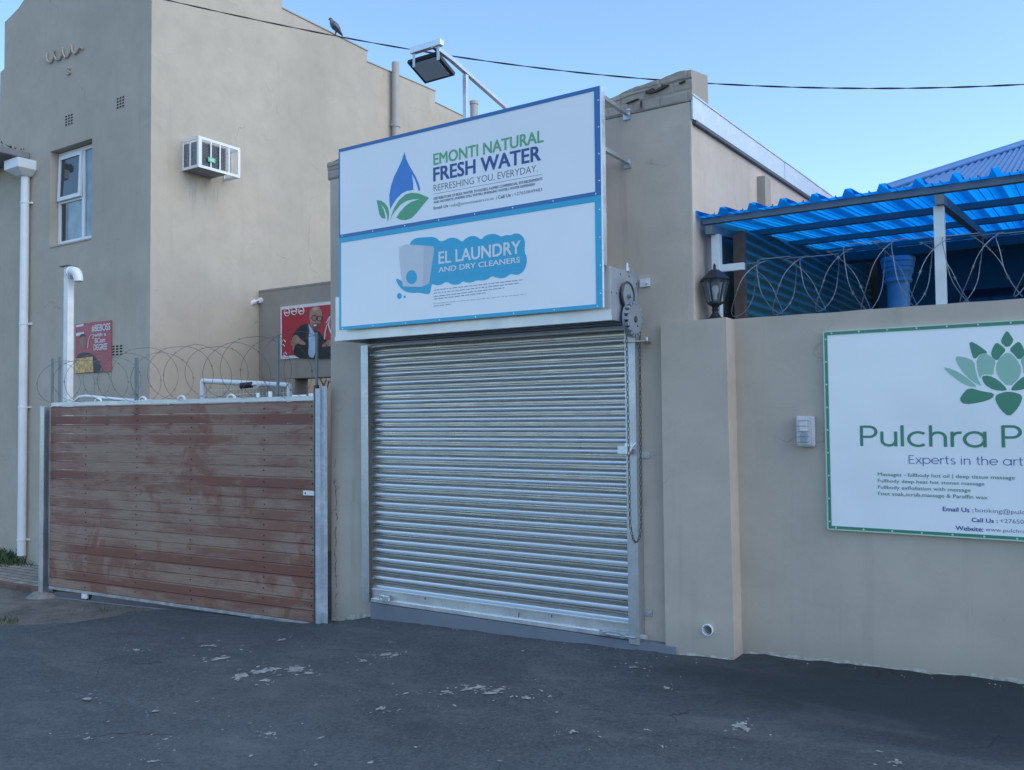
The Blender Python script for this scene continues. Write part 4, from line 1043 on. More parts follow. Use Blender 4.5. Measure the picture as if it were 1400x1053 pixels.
# boards are modelled in the gate's own axes: x along the gate (to the left end), z up
Rz = Matrix.Rotation(GA+math.pi, 4, 'Z'); Gl = Vector(gp(1.97, -.19))
def gbuild(mb, name, mat, parent, **kw):
    """mesh given in gate coordinates (u from right end, off towards street, z world) -> local"""
    mb.v = [Vector((p.x-1.97, p.y, p.z+.19)) for p in mb.v]
    WLOC_backup = WLOC.get(parent.name); WLOC[parent.name] = Vector((0,0,0))
    o = mb.build(name, mat, parent, **kw)
    WLOC[parent.name] = WLOC_backup if WLOC_backup is not None else Vector((0,0,0)); WLOC[o.name] = Vector((0,0,0))
    return o
random.seed(21)
bd = MB(); nb = 20; hb_ = 2.03/nb
for k in range(nb):
    z0_ = -.175+k*hb_; wob = random.uniform(-.003, .003)
    y_ = random.uniform(-.002, .003)
    bd.box(.0, 3.93, -.012+y_, .010+y_, z0_+.0025+wob*.3, z0_+hb_-.0025)
# rotate sense: local +y must face the street
gbuild(bd, 'boards', M['boards'], gt, bevel=.0025)
scw = MB()
for u in (.62, 1.62, 2.45, 3.29, .02):
    for k in range(nb):
        scw = MB().disc((u+random.uniform(-.012,.012), .0125, -.175+(k+.5)*hb_+random.uniform(-.015,.015)), (0,1,0), .007, .003, 7); gbuild(scw, 'screw', M['dark'], gt)
gf = MB(); gf.box(-.03, 3.96, -.06, -.013, -.215, -.176).box(-.03, 3.96, -.06, -.013, 1.86, 1.905).box(-.03, -.002, -.06, .012, -.175, 1.859).box(3.932, 3.96, -.06, .012, -.175, 1.859)
for u in (.9, 1.97, 3.0): gf.box(u, u+.04, -.06, -.014, -.174, 1.858)
gbuild(gf, 'frame', M['galv'], gt, bevel=.002)
br_ = MB(); br_.box(0, 3.93, -.012, .018, -.208, -.178); gbuild(br_, 'bottom_rail', simple('grey_rail_paint', (.34,.34,.33), .6, var=.3, scale=14), gt, bevel=.002)
for u in (.75, 3.30):
    wb = MB(); wb.box(u-.04, u+.04, -.01, .02, -.262, -.21); gbuild(wb, 'wheel_bracket', M['whitepost'], gt, bevel=.003)
    wh = MB(); wh.disc((u, -.05, -.235), (0,1,0), .045, .035, 18); gbuild(wh, 'wheel', M['darkgrey'], gt)
for px in (132, 193, 246, 314):
    p = gate_at(px, 553); u = (p-GO).dot(GD)
    wk = MB(); wk.sweep([Vector((u+.05*math.cos(a_), -.02, 1.895+.04*math.sin(a_))) for a_ in np.linspace(0, math.pi, 9)], .014, 8); gbuild(wk, 'loop', M['whitepost'], gt)
for (u, w4, h4) in ((.25,.18,.05),(.62,.05,.09),(.78,.04,.08),(.1,.06,.06)):
    wk = MB(); wk.box(u-w4/2, u+w4/2, -.10, -.07, 1.87, 1.87+h4); gbuild(wk, 'top_plate', M['bar'], gt, bevel=.004)
la = MB(); p = gate_at(424, 674); u = (p-GO).dot(GD); la.box(u-.07, u+.06, .014, .03, p.z-.022, p.z+.022); lo_ = gbuild(la, 'latch', M['whitepost'], gt, bevel=.004)
la = MB(); la.disc((u+.03, .0305, p.z), (0,1,0), .008, .003, 8); gbuild(la, 'latch_hole', M['dark'], lo_)
# gate posts
def orient_bar(mb, u0, u1, o0, o1, z0, z1):
    a_ = gp(u0, z0, o0); mb.obox((gp((u0+u1)/2, (z0+z1)/2, (o0+o1)/2)), GD, GN, (0,0,1), abs(u1-u0), abs(o1-o0), z1-z0); return mb
gl_ = empty('gate_post', gp(4.05, -.27, .02), 'galvanised channel post at the far left end of the wooden gate', 'post')
q = MB(); orient_bar(q, 3.975, 4.045, .055, .061, -.27, 1.86); orient_bar(q, 4.0455, 4.0515, -.06, .061, -.27, 1.86); orient_bar(q, 3.975, 4.045, -.065, -.0605, -.27, 1.86); q.build('channel', M['galv'], gl_, bevel=.0015)
c = gp(4.0, -.3, .05); ft = MB(); 
ft.lathe((c.x, c.y, -.40), [(.22,0),(.20,.06),(.17,.10),(.13,.135),(.08,.15)], 14)
for i, p in enumerate(ft.v): ft.v[i] = p+Vector((mnoise.noise(p*5)*.05, mnoise.noise(p*5+Vector((9,0,0)))*.05, mnoise.noise(p*6+Vector((0,4,0)))*.02))
ft.build('footing', simple('pale_concrete', (.20,.195,.18), .9, var=.25, scale=12, bumps=.5), gl_)
gr_ = empty('gate_post', gp(-.1, -.15, 0), 'streaky galvanised channel post between the wooden gate and the shop wall', 'post')
q = MB(); orient_bar(q, -.105, -.045, .03, .036, -.2, 1.97); orient_bar(q, -.17, -.106, .012, .018, -.2, 1.99); orient_bar(q, -.106, -.1005, -.06, .0295, -.2, 1.97)
q.build('channel', galv('streaky_galvanised', (.46,.50,.56), .45, .6, .9), gr_, bevel=.001)
orient_bar(MB(), -.0445, -.012, -.02, .02, -.2, 2.0).build('slot_edge', M['darkgrey'], gr_)
q = MB(); c = gp(-.13, 2.0, 0)
for (a_, b2) in (((-.03,.0),(.03,.05)),((.0,.0),(-.05,.06)),((.03,.0),(.06,.04))): q.bar(c+Vector((a_[0],0,a_[1]-.03)), c+Vector((b2[0],-.01,b2[1])), .006, .014)
q.build('wire_tie', M['darkgrey'], gr_)
# thin posts carrying the wire
for (px, py0, py1, wd, lab) in ((72,490,548,.028,'thin grey wire post at the left end of the gate, by the white pole'),(82,488,548,.03,'grey steel wire post just left of the white pole'),
        (187,489,545,.045,'dark flat wire post standing alone near the middle of the wire coil'),(380,458,545,.022,'thin wire post in front of the red poster, left edge'),(433,455,545,.022,'thin wire post beside the shop wall above the gate end')):
    p = gate_at(px, py0, -.09); b2 = gate_at(px, py1, -.09)
    q = MB().obox((p.x, p.y, (p.z+1.7)/2), GD, GN, (0,0,1), wd, .02, p.z-1.7)
    q.box(p.x-wd, p.x+wd, p.y-.012, p.y+.012, 1.695, 1.7)
    tag(q.build('wire_post', M['greensteel'], bevel=.002), lab, 'post', 'posts carrying the razor wire over the gate')
tr2 = MB(); pts_ = [gp(u, zg(gp(u,0).x, gp(u,0).y)-.05, -.10) for u in np.linspace(-.1, 4.1, 20)]
for a_, b2 in zip(pts_[:-1], pts_[1:]): tr2.obox((a_+b2)/2, (b2-a_).normalized(), GN, GD.cross(GN), (b2-a_).length, .25, .07)
tag(tr2.build('gate_track', M['concrete']), 'low concrete strip carrying the rail under the wooden gate', 'track')

# ------------------------------------------------------------------ tall building on the left
TXR, TYF = -9.483, 6.4
tb_ = empty('tall_building', (-11.5, 8, -.3), 'tall grey beige plastered building with a stepped parapet on the left', 'building')
# front outline (x, z), with the window recess cut out
front_top = [(-16,5.9),(-13.14,5.95),(-13.13,6.80),(-13.02,6.83),(-13.02,7.52),(-12.9,7.55),(-12.65,7.62),(-12.4,7.75),(-12.2,7.95),(-12.0,8.25),(-11.2,8.3),(TXR,8.3)]
wx0, wx1, wz0, wz1 = -11.755, -10.752, 4.075, 5.385
q = MB()
def face(pts): q.poly([(x, TYF, z) for x, z in pts])
face([(-16,-.6),(wx0,-.6),(wx0,wz0),(wx0,wz1),(wx0,8.28)]+[(x, z) for x, z in front_top[::-1] if x < wx0-.1])
face([(wx0,-.6),(wx1,-.6),(wx1,wz0),(wx0,wz0)])
face([(wx0,wz1),(wx1,wz1),(wx1,8.3),(wx0,8.28)])
face([(wx1,-.6),(TXR,-.6),(TXR,8.3),(wx1,8.3),(wx1,wz1),(wx1,wz0)])
rc = .16
for (a_, b2) in (((wx0,wz0),(wx1,wz0)),((wx1,wz0),(wx1,wz1)),((wx1,wz1),(wx0,wz1)),((wx0,wz1),(wx0,wz0))):
    q.poly([(a_[0],TYF,a_[1]),(b2[0],TYF,b2[1]),(b2[0],TYF+rc,b2[1]),(a_[0],TYF+rc,a_[1])])
# side wall with stepped parapet, real thickness
side = [(TYF,8.3),(8.494,8.3),(8.494,7.584),(10.265,7.584),(10.265,7.405),(12.014,7.47),(12.014,7.265),(14.0,7.25),(14.0,6.9),(20,6.9)]
q.poly([(TXR,TYF,-.6),(TXR,20,-.6)]+[(TXR,y,z) for y, z in side[::-1]])
th = .3
inner = [(TXR-th,y,z) for y, z in side]
for (a_, b2) in zip(side[:-1], side[1:]): q.poly([(TXR,a_[0],a_[1]),(TXR,b2[0],b2[1]),(TXR-th,b2[0],b2[1]),(TXR-th,a_[0],a_[1])])
q.poly([(TXR-th,TYF+.3,5.5)]+[(TXR-th,y,z) for y, z in side]+[(TXR-th,20,5.5)])
q.poly([(-16,TYF,5.9),(TXR,TYF,6.2),(TXR,20,6.2),(-16,20,5.9)])
for (a_, b2) in zip(front_top[:-1], front_top[1:]): q.poly([(a_[0],TYF,a_[1]),(b2[0],TYF,b2[1]),(b2[0],TYF+.3,b2[1]),(a_[0],TYF+.3,a_[1])])
q.poly([(x, TYF+.3, z) for x, z in front_top]+[(TXR,TYF+.3,5.5),(-16,TYF+.3,5.5)])
q.poly([(-16,TYF,-.6),(-16,TYF,5.9),(-16,20,5.9),(-16,20,-.6)])
q.build('wall', M['wall_tall'], tb_)
cp_ = MB()   # worn coping along the steps
for (a_, b2) in zip(side[1:-1], side[2:]):
    if abs(a_[0]-b2[0]) > .1: cp_.prism([(TXR+.012,a_[0]-.01,a_[1]+.002),(TXR+.012,b2[0]+.012,b2[1]+.002),(TXR+.012,b2[0]+.012,b2[1]+.016),(TXR+.012,a_[0]-.01,a_[1]+.016)], (-.33,0,0))
cp_.build('coping', M['coping'], tb_)
# window
wo = empty('window', (0,0,0), None, None)
bpy.data.objects.remove(wo)
WYF = TYF+.11
wf = MB(); fx0, fx1, fz0, fz1 = wx0+.005, wx1-.005, wz0+.02, wz1-.01; ft_ = .055
wf.box(fx0, fx1, WYF, WYF+.045, fz1-ft_, fz1).box(fx0, fx1, WYF, WYF+.045, fz0, fz0+ft_).box(fx0, fx0+ft_, WYF, WYF+.045, fz0+ft_+.0005, fz1-ft_-.0005).box(fx1-ft_, fx1, WYF, WYF+.045, fz0+ft_+.0005, fz1-ft_-.0005)
mx_ = -11.14; zt3 = 4.70
wf.box(mx_-.03, mx_+.03, WYF+.001, WYF+.045, fz0+ft_+.0005, fz1-ft_-.0005).box(fx0+ft_+.0005, mx_-.0305, WYF+.001, WYF+.044, zt3-.03, zt3+.03)
wfo = wf.build('window', M['white'], tb_, bevel=.003)
refl_pane = simple('pale_reflection_pane', (.22,.30,.34), .12, var=.25, scale=4)  # pale reflection put into the base colour of the glass
MB().box(fx0+ft_, fx0+ft_+.10, WYF+.02, WYF+.026, fz0+ft_, zt3-.03).build('pane', M['pane'], wfo)
MB().box(fx0+ft_+.1005, mx_-.03, WYF+.02, WYF+.026, fz0+ft_, zt3-.03).build('pane', refl_pane, wfo)
MB().box(mx_+.03, fx1-ft_, WYF+.02, WYF+.026, fz0+ft_, fz1-ft_).build('pane', refl_pane, wfo)
# top sash pushed open at the bottom
sa = MB(); t0 = Vector((0, WYF-.004, fz1-ft_)); s_l = fx0+ft_-.015; s_r = mx_-.015; hgt = fz1-ft_-zt3; ang = R(2)
dwn = Vector((0, -math.sin(ang), -math.cos(ang))); nrm_ = Vector((0, -math.cos(ang), math.sin(ang)))
def sbar(xa, xb, da, db): sa.obox(Vector(((xa+xb)/2, 0, 0))+t0+dwn*(da+db)/2+nrm_*.0, (1,0,0), nrm_, dwn, xb-xa, .03, db-da)
sbar(s_l, s_r, 0, .05); sbar(s_l, s_r, hgt-.05, hgt); sbar(s_l, s_l+.05, .0505, hgt-.0505); sbar(s_r-.05, s_r, .0505, hgt-.0505)
sao = sa.build('sash', M['white'], wfo)
MB().obox(Vector(((s_l+s_r)/2,0,0))+t0+dwn*hgt/2-nrm_*.002, (1,0,0), nrm_, dwn, s_r-s_l-.1, .005, hgt-.1).build('pane', M['pane'], sao)
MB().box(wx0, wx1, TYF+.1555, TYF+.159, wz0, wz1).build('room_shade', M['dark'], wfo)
MB().prism([(wx0+.002,TYF-.012,wz0-.002),(wx1-.002,TYF-.012,wz0-.002),(wx1-.002,TYF+.109,wz0+.02),(wx0+.002,TYF+.109,wz0+.02)], (0,0,-.02)).build('sill', M['wall_tall'], tb_)
# air bricks
def airbrick(pxc, pyc, wd, ht, nc, nr):
    c = at(pxc, pyc, TYF); b = MB().box(c.x-wd/2, c.x+wd/2, TYF-.003, TYF-.0005, c.z-ht/2, c.z+ht/2); o = b.build('air_brick', M['wall_tall'], tb_)
    s = MB(); cw_, chh = wd/nc, ht/nr
    for i in range(nc):
        for j in range(nr):
            x = c.x-wd/2+(i+.5)*cw_; z = c.z-ht/2+(j+.5)*chh
            s.prism([(x-cw_*.38,TYF-.0045,z-chh*.3),(x+cw_*.3,TYF-.0045,z-chh*.3),(x+cw_*.38,TYF-.0045,z+chh*.2),(x-cw_*.2,TYF-.0045,z+chh*.3)], (0,.001,0))
    s.build('vent_hole', M['dark'], o)
airbrick(94.5, 164, .20, .15, 3, 4); airbrick(165, 140, .18, .15, 3, 4); airbrick(160.5, 479, .25, .14, 3, 4)
# wrought wave ornament and small number
q = MB(); pts = []
for u, v in ((248,282),(248,310),(256,330),(272,332),(283,310),(288,270),(290,300),(300,320),(315,318),(328,295),(332,255),(337,290),(348,308),(362,300),(374,275),(380,238),(385,275),(398,288),(412,275),(420,258),(432,254),(442,262)):
    p = at(u/3.9, v/3.9, TYF-.02); pts.append(p)
q.sweep(pts, .014, 6); q.build('wave_ornament', M['wall_tall'], tb_, smooth=True)
q = MB(); q.sweep([at(u/3.9, v/3.9, TYF-.015) for u, v in ((372,368),(364,362),(358,372),(368,380),(374,388),(366,397),(356,393))], .011, 6); q.build('scroll_ornament', M['wall_tall'], tb_, smooth=True)
# side details: vent pipe, its bracket and a second stub
pc = atX(541, 150, TXR+.09)
vp = empty('vent_pipe', (TXR+.09, pc.y, 4), 'tall tan painted vent pipe on the side wall of the tall building', 'pipe')
ztop = atX(541, 86, TXR+.09).z
MB().tube((TXR+.09, pc.y, 4.0), (TXR+.09, pc.y, ztop), .062, 20).build('pipe', M['tan'], vp, smooth=True)
zc = atX(541, 170, TXR+.09).z
MB().tube((TXR+.09, pc.y, zc-.05), (TXR+.09, pc.y, zc+.05), .074, 20).build('collar', M['tan'], vp, smooth=True)
MB().box(TXR+.001, TXR+.03, pc.y-.04, pc.y+.04, zc-.02, zc+.02).build('bracket', M['tan'], vp)
sp = at(648, 139, 9.0)
q = MB(); q.lathe((sp.x, 9.0, 3.9), [(.05,0),(.05,sp.z-3.9-.04),(.058,sp.z-3.9-.04),(.058,sp.z-3.9)], 16)
tag(q.build('vent_stub', M['tan'], smooth=True, angle=30), 'short tan vent pipe peeping over the water sign beside the floodlight post', 'pipe')
# downpipe with hopper
dx0 = at(34, 300, TYF-.07).x
dpe = empty('downpipe', (dx0, TYF-.07, -.15), 'white plastic downpipe with a box hopper on the tall building front', 'pipe')
zt4 = at(34, 240, TYF-.07).z
MB().tube((dx0, TYF-.07, -.15), (dx0, TYF-.07, zt4), .055, 18).build('pipe', M['pvc'], dpe, smooth=True)
for py in (278, 443, 557, 738):
    z_ = at(32, py, TYF-.07).z; MB().tube((dx0, TYF-.07, z_-.012), (dx0, TYF-.07, z_+.012), .062, 18).box(dx0+.03, dx0+.09, TYF-.03, TYF-.001, z_-.012, z_+.012).build('clip', M['pvc'], dpe)
a_ = at(15, 222, TYF-.2); b2 = at(51, 238, TYF-.02)
hx0, hx1 = dx0-.20, dx0+.17
MB().add([(hx0,TYF-.26,zt4+.06),(hx1,TYF-.26,zt4+.06),(hx1,TYF-.003,zt4+.06),(hx0,TYF-.003,zt4+.06),(hx0,TYF-.26,zt4+.19),(hx1,TYF-.26,zt4+.19),(hx1,TYF-.003,zt4+.19),(hx0,TYF-.003,zt4+.19),
          (dx0-.08,TYF-.15,zt4-.02),(dx0+.08,TYF-.15,zt4-.02),(dx0+.08,TYF-.01,zt4-.02),(dx0-.08,TYF-.01,zt4-.02)],
         [(4,5,6,7),(0,1,5,4),(1,2,6,5),(2,3,7,6),(3,0,4,7),(0,8,9,1),(1,9,10,2),(2,10,11,3),(3,11,8,0),(8,11,10,9)]).build('hopper', M['pvc'], dpe, bevel=.006)
# mossy eave slab at the far left
ev = MB(); 
for k in range(14):
    x0 = -15+(2.75)*k/14; x1 = -15+2.75*(k+1)/14
ev.box(-15, -12.28, TYF-.42, TYF-.002, zt4+.245, zt4+.34)
evo = ev.build('eave_slab', M['concrete'], tb_, bevel=.02)
random.seed(8); mo = MB()
for k in range(160):
    x = random.uniform(-13.6, -12.2); y = random.uniform(TYF-.42, TYF-.05); z = zt4+.34
    a_ = random.uniform(0, 6.28); l = random.uniform(.01, .05)
    mo.add([(x,y,z),(x+l*math.cos(a_),y+l*math.sin(a_),z+.02),(x+l*.6*math.cos(a_+1),y+l*.6*math.sin(a_+1),z+random.uniform(.015,.045))], [(0,1,2)])
mo.build('moss', simple('dry_moss', (.09,.085,.07), .95, var=.4, scale=30), evo)

# ------------------------------------------------------------------ air conditioner in its cage
AX0, AX1, AY0, AY1, AZ0, AZ1 = TXR+.001, -9.155, 6.84, 7.484, 4.845, 5.24
ac = empty('air_conditioner', ((AX0+AX1)/2, (AY0+AY1)/2, AZ0), 'window air conditioner behind a white bar cage on the tall building side', 'air conditioner')
t_ = .035
def cage_bars():
    q = MB()
    for z in (AZ0, AZ1-t_):
        q.box(AX1-.012, AX1, AY0, AY1, z, z+t_*(1.0)); q.box(AX0, AX1-.0125, AY0, AY0+.012, z, z+t_); q.box(AX0, AX1-.0125, AY1-.012, AY1, z, z+t_)
    for y, wv_ in ((AY0, .05), (AY1-.04, .04)): q.box(AX1-.011, AX1+.001, y, y+wv_, AZ0+t_+.0005, AZ1-t_-.0005)
    for k in range(3): 
        y = AY0+.05+(AY1-AY0-.09)*(k+1)/4; q.box(AX1-.010, AX1-.001, y-.009, y+.009, AZ0+t_+.0005, AZ1-t_-.0005)
    for x in (AX0, (AX0+AX1)/2-.02, AX1-.035): q.box(x, x+.022, AY0+.001, AY0+.011, AZ0+t_+.0005, AZ1-t_-.0005)
    for x in (AX0, (AX0+AX1)/2-.02): q.box(x, x+.022, AY1-.011, AY1-.001, AZ0+t_+.0005, AZ1-t_-.0005)
    return q
cage_bars().build('cage', M['white'], ac)
MB().box(AX0+.0, AX1-.03, AY0+.03, AY1-.20, AZ0+.0, AZ1-.05).build('unit', simple('old_unit_grey', (.22,.23,.25), .6, var=.25, scale=30), ac, bevel=.006)
lv = MB()
for k in range(16): 
    z = AZ0+.03+k*.019; lv.box(AX1-.0295, AX1-.024, AY0+.05, AY1-.22, z, z+.009)
lv.build('louvre', M['darkgrey'], ac)
p = atX(289.5, 219, AX1+.004); MB().box(AX1+.0015, AX1+.006, p.y-.055, p.y+.055, p.z-.03, p.z+.03).build('sticker', M['sticker'], ac, bevel=.012)
q = MB(); 
for dz in (-.012, 0, .012): q.box(AX1+.0065, AX1+.0075, p.y-.035, p.y+.035, p.z+dz-.003, p.z+dz+.003)
q.build('sticker_print', M['pwhite'], ac)

ds = MB(); random.seed(31)
for k in range(9):
    y = random.uniform(6.95, 7.4); z1_ = AZ0-random.uniform(.0, .12); L_ = random.uniform(.15, .6); w_ = random.uniform(.004, .012)
    ds.poly([(TXR+.0015+k*.0001, y-w_, z1_), (TXR+.0015+k*.0001, y+w_, z1_), (TXR+.0015+k*.0001, y+w_*.3, z1_-L_), (TXR+.0015+k*.0001, y-w_*.3, z1_-L_)])
ds.build('damp_streak', simple('damp_plaster', (.42,.37,.32), .9, var=.1), tb_)

# ------------------------------------------------------------------ back wall across the driveway, posters, cameras
BY = 8.07
bk_ = empty('lintel_wall', (-8, BY, 2.2), 'grey lintel wall across the driveway behind the gate', 'wall')
MB().box(TXR+.001, XL-.001, BY, BY+.25, 2.225, 3.44).box(TXR+.001, -8.78, BY, BY+.25, -.4, 2.2245).build('beam', M['wall_back'], bk_, bevel=.008)
MB().box(TXR+.001, XL-.001, BY+1.8, BY+2.0, -.4, 2.9).build('rear_wall', M['wall'], bk_)
MB().box(TXR+.001, XL-.001, BY-.004, BY+.26, 3.4405, 3.465).build('capping', M['coping'], bk_)
def poster(name, label, x0, x1, z0_, z1_, Y, tilt=0):
    e = empty(name, ((x0+x1)/2, Y, z0_), label, 'poster')
    return e
# wide poster with the man in a suit
po = poster('poster', 'wide red poster of a bald man in glasses and dark suit, on the lintel wall', 0, 0, 2.48, 3.2, BY-.02)
px_ = lambda u, v: (370+u/6.58, 400+v/6.58)
PY = BY-.02
pa_ = at(*px_(88,130), PY); pb_ = at(*px_(88,600), PY)
x0p, x1p, z0p, z1p = pa_.x, -7.35, pb_.z, pa_.z
MB().box(x0p, x1p, PY, BY-.001, z0p, z1p).build('panel', M['pwhite'], po)
MB().box(x0p+.03, x1p-.03, PY-.0015, PY-.0003, z0p+.04, z1p-.04).build('background', M['red'], po)
def pp(mb, pts, dy, it=1): mb.poly([at(*px_(u, v), PY-dy) for u, v in smoothpts(pts, it)])
q = MB(); pp(q, [(215,590),(200,480),(185,430),(195,385),(250,310),(330,270),(360,300),(400,345),(440,350),(470,400),(520,450),(560,470),(590,560),(580,592),(400,596)], .003, 1); q.build('suit', M['suit'], po)
q = MB(); pp(q, [(330,275),(350,290),(380,340),(400,372),(402,590),(335,580),(345,450)], .004, 1); q.build('shirt', M['shirt'], po)
q = MB(); pp(q, [(345,215),(360,150),(400,120),(440,130),(462,170),(462,240),(440,300),(400,335),(375,330),(358,280)], .005, 2)
pp(q, [(178,460),(200,390),(235,378),(270,420),(315,455),(318,470),(280,472),(240,455),(215,480),(208,525),(198,520),(196,470),(185,475)], .0045, 1)
pp(q, [(455,480),(500,440),(545,420),(580,440),(580,490),(520,480),(470,492)], .0045, 1)
q.build('face_and_hands', M['skin'], po)
q = MB(); pp(q, [(372,285),(395,275),(425,275),(440,282),(432,310),(402,336),(380,326)], .0062, 1); q.build('beard', simple('poster_beard', (.16,.09,.07), .6, var=.2), po)
q = MB(); pp(q, [(384,290),(418,287),(408,303),(390,303)], .0072, 0); q.build('smile', M['pwhite'], po)
q = MB(); pp(q, [(372,150),(400,130),(430,140),(420,160),(385,175)], .0058, 2); q.build('forehead_highlight', simple('poster_skin_light', (.58,.38,.29), .5, var=.1), po)
q = MB(); pp(q, [(328,275),(340,285),(350,340),(338,440),(322,400)], .0045, 0); pp(q, [(402,350),(420,345),(440,400),(415,460),(403,420)], .0045, 0); q.build('lapels', simple('poster_lapel', (.05,.055,.075), .5, var=.2), po)
q = MB()
for u0 in (196, 212, 228): q.sweep([at(*px_(u0, 400), PY-.0062), at(*px_(u0-8, 440), PY-.0062), at(*px_(u0-10, 490), PY-.0062)], .0025, 4)
for v0 in (446, 460, 474): q.sweep([at(*px_(465, v0+10), PY-.0062), at(*px_(520, v0), PY-.0062)], .0025, 4)
q.build('finger_line', M['skindk'], po)
q = MB()
for (cx, cy) in ((392,228),(440,234)):
    q.sweep([at(*px_(cx+22*math.cos(a_), cy+24*math.sin(a_)), PY-.007) for a_ in np.linspace(0, 2*math.pi, 17)[:-1]], .005, 5, closed=True)
q.build('glasses', M['suit'], po)
q = MB()
for (cx, cy) in ((148,180),(212,168),(276,165)):
    q.sweep([at(*px_(cx+24*math.cos(a_), cy+32*math.sin(a_)), PY-.004) for a_ in np.linspace(0, 2*math.pi, 19)[:-1]], .007, 5, closed=True)
    q.poly([at(*px_(u, v), PY-.003) for u, v in ((cx-18,cy-5),(cx+18,cy-8),(cx+18,cy+6),(cx-18,cy+9))])
q.sweep([at(*px_(u, v), PY-.006) for u, v in ((485,420),(490,360),(505,300),(520,270),(500,275),(535,215))], .008, 5)
q.sweep([at(*px_(u, v), PY-.006) for u, v in ((535,215),(520,290),(530,330),(548,380))], .008, 5)
for (u, v) in ((118,440),(112,480),(130,550),(120,575)): q.sweep([at(*px_(u-14, v), PY-.004), at(*px_(u, v-14), PY-.004), at(*px_(u+16, v+6), PY-.004)], .006, 5)
q.build('emblems', M['pwhite'], po)
# small poster on the tall building
po2 = poster('poster', 'small faded red poster of a person in a dark jacket, on the tall building front', 0, 0, 2.31, 2.95, TYF)
PY2 = TYF-.012
s0_ = at(103, 443, PY2); s1_ = at(152, 510, PY2); SX_0, SX_1, SZ_0, SZ_1 = s0_.x, s1_.x, 2.31, 2.965
MB().box(SX_0, SX_1, PY2, TYF-.001, SZ_0, SZ_1).build('panel', simple('faded_red', (.42,.08,.10), .5, var=.12, scale=6), po2)
p8 = lambda u, v: (60+u/4.776, 350+v/5.014)
p8 = lambda u, v: (60+u*200/1003, 350+v*210/1053)
def pq(mb, pts, dy, it=1): mb.poly([at(*p8(u, v), PY2-dy) for u, v in smoothpts(pts, it)])
q = MB(); pq(q, [(215,800),(220,690),(255,660),(320,665),(370,710),(400,770),(405,800)], .002); q.build('suit', M['suit'], po2)
q = MB(); pq(q, [(245,560),(265,540),(285,560),(290,610),(275,645),(255,640),(244,600)], .003, 1); pq(q, [(385,770),(398,765),(402,790),(385,795)], .003); q.build('face_and_hands', M['skindk'], po2)
q = MB(); pq(q, [(240,570),(250,535),(275,532),(286,555),(265,550)], .004, 1); q.build('hair', M['suit'], po2)
q = MB(); pq(q, [(213,705),(335,690),(340,795),(213,805)], .004, 0); q.build('picture', M['yellow'], po2)
q = MB()
def t8(body, p0, p1, ph, off=.02):
    global CAPH
    vs, fs = text_mesh(body, 0); a = at(*p8(*p0), PY2-.004); tp = at(*p8(p0[0], ph), PY2-.004); b = at(*p8(*p1), PY2-.004)
    x0 = min(p.x for p in vs); x1 = max(p.x for p in vs); kx = (b.x-a.x)/(x1-x0); kz = (tp.z-a.z)/CAPH
    put_text(q, vs, fs, a, x0, kx, kz, PY2-.004, off)
t8('#BEBOSS', (328,520), (455,505), 475); t8('with a', (345,555), (425,545), 530); t8('BCom', (350,598), (420,590), 565); t8('DEGREE', (342,648), (434,638), 608)
q.poly([at(*p8(u, v), PY2-.003) for u, v in ((220,475),(272,465),(272,480),(220,490))]); q.poly([at(*p8(u, v), PY2-.003) for u, v in ((220,530),(275,520),(275,540),(220,550))])
q.sweep([at(*p8(u, v), PY2-.004) for u, v in ((300,630),(305,580),(318,545),(340,538),(335,570))], .005, 5)
q.build('lettering', M['pwhite'], po2)
# cameras
def cctv(loc, dirv, label, col):
    e = empty('security_camera', loc, label, 'camera', 'security cameras'); l = Vector(loc); d = Vector(dirv).normalized()
    MB().disc(l, (0,-1,0), .04, .03, 14).build('mount', M['white'], e)
    MB().sweep([l+Vector((0,-.03,0)), l+Vector((0,-.05,0))+d*.0, l+Vector((0,-.06,0))+d*.05], .012, 8).build('arm', M['white'], e)
    b = MB().sweep([l+Vector((0,-.06,0))+d*.03, l+Vector((0,-.06,0))+d*.16], .034, 14).build('housing', col, e)
    MB().disc(l+Vector((0,-.06,0))+d*.1605, d, .026, .003, 14).build('lens', M['black'], b)
cl_ = at(357, 411, BY-.001); cctv(cl_, (-.5,-.4,-.35), 'white bullet security camera at the end of the lintel wall', M['white'])
# white framed wire mesh panel behind the gate
MYY = 6.6
ma_ = at(277, 521, MYY); mb_ = at(396, 527, MYY)
mpn = empty('mesh_panel', ((ma_.x+mb_.x)/2, MYY, 1.0), 'white pipe frame with wire mesh standing behind the gate', 'panel')
zt5 = (ma_.z+mb_.z)/2
MB().tube((ma_.x, MYY, ma_.z), (mb_.x, MYY, mb_.z), .03, 12).tube((ma_.x, MYY, ma_.z+.0), (ma_.x, MYY, .2), .032, 12).tube((mb_.x, MYY, mb_.z), (mb_.x, MYY, .2), .03, 12).build('frame', M['pvc'], mpn, smooth=True)
q = MB(); k = 0
x = ma_.x+.06
while x < mb_.x-.04: q.bar((x, MYY+.01, .8), (x, MYY+.01, zt5-.02), .005, .005, (0,1,0)); x += .055
for z in np.arange(1.2, zt5-.03, .06): q.bar((ma_.x+.04, MYY+.015, z), (mb_.x-.03, MYY+.015, z), .005, .005)
q.build('mesh', M['galv'], mpn)
cc_ = at(355, 527, MYY-.03); cctv((cc_.x, MYY-.04, cc_.z+.01), (-.8,-.5,-.1), 'small black and white security camera on the white mesh frame', M['black'])
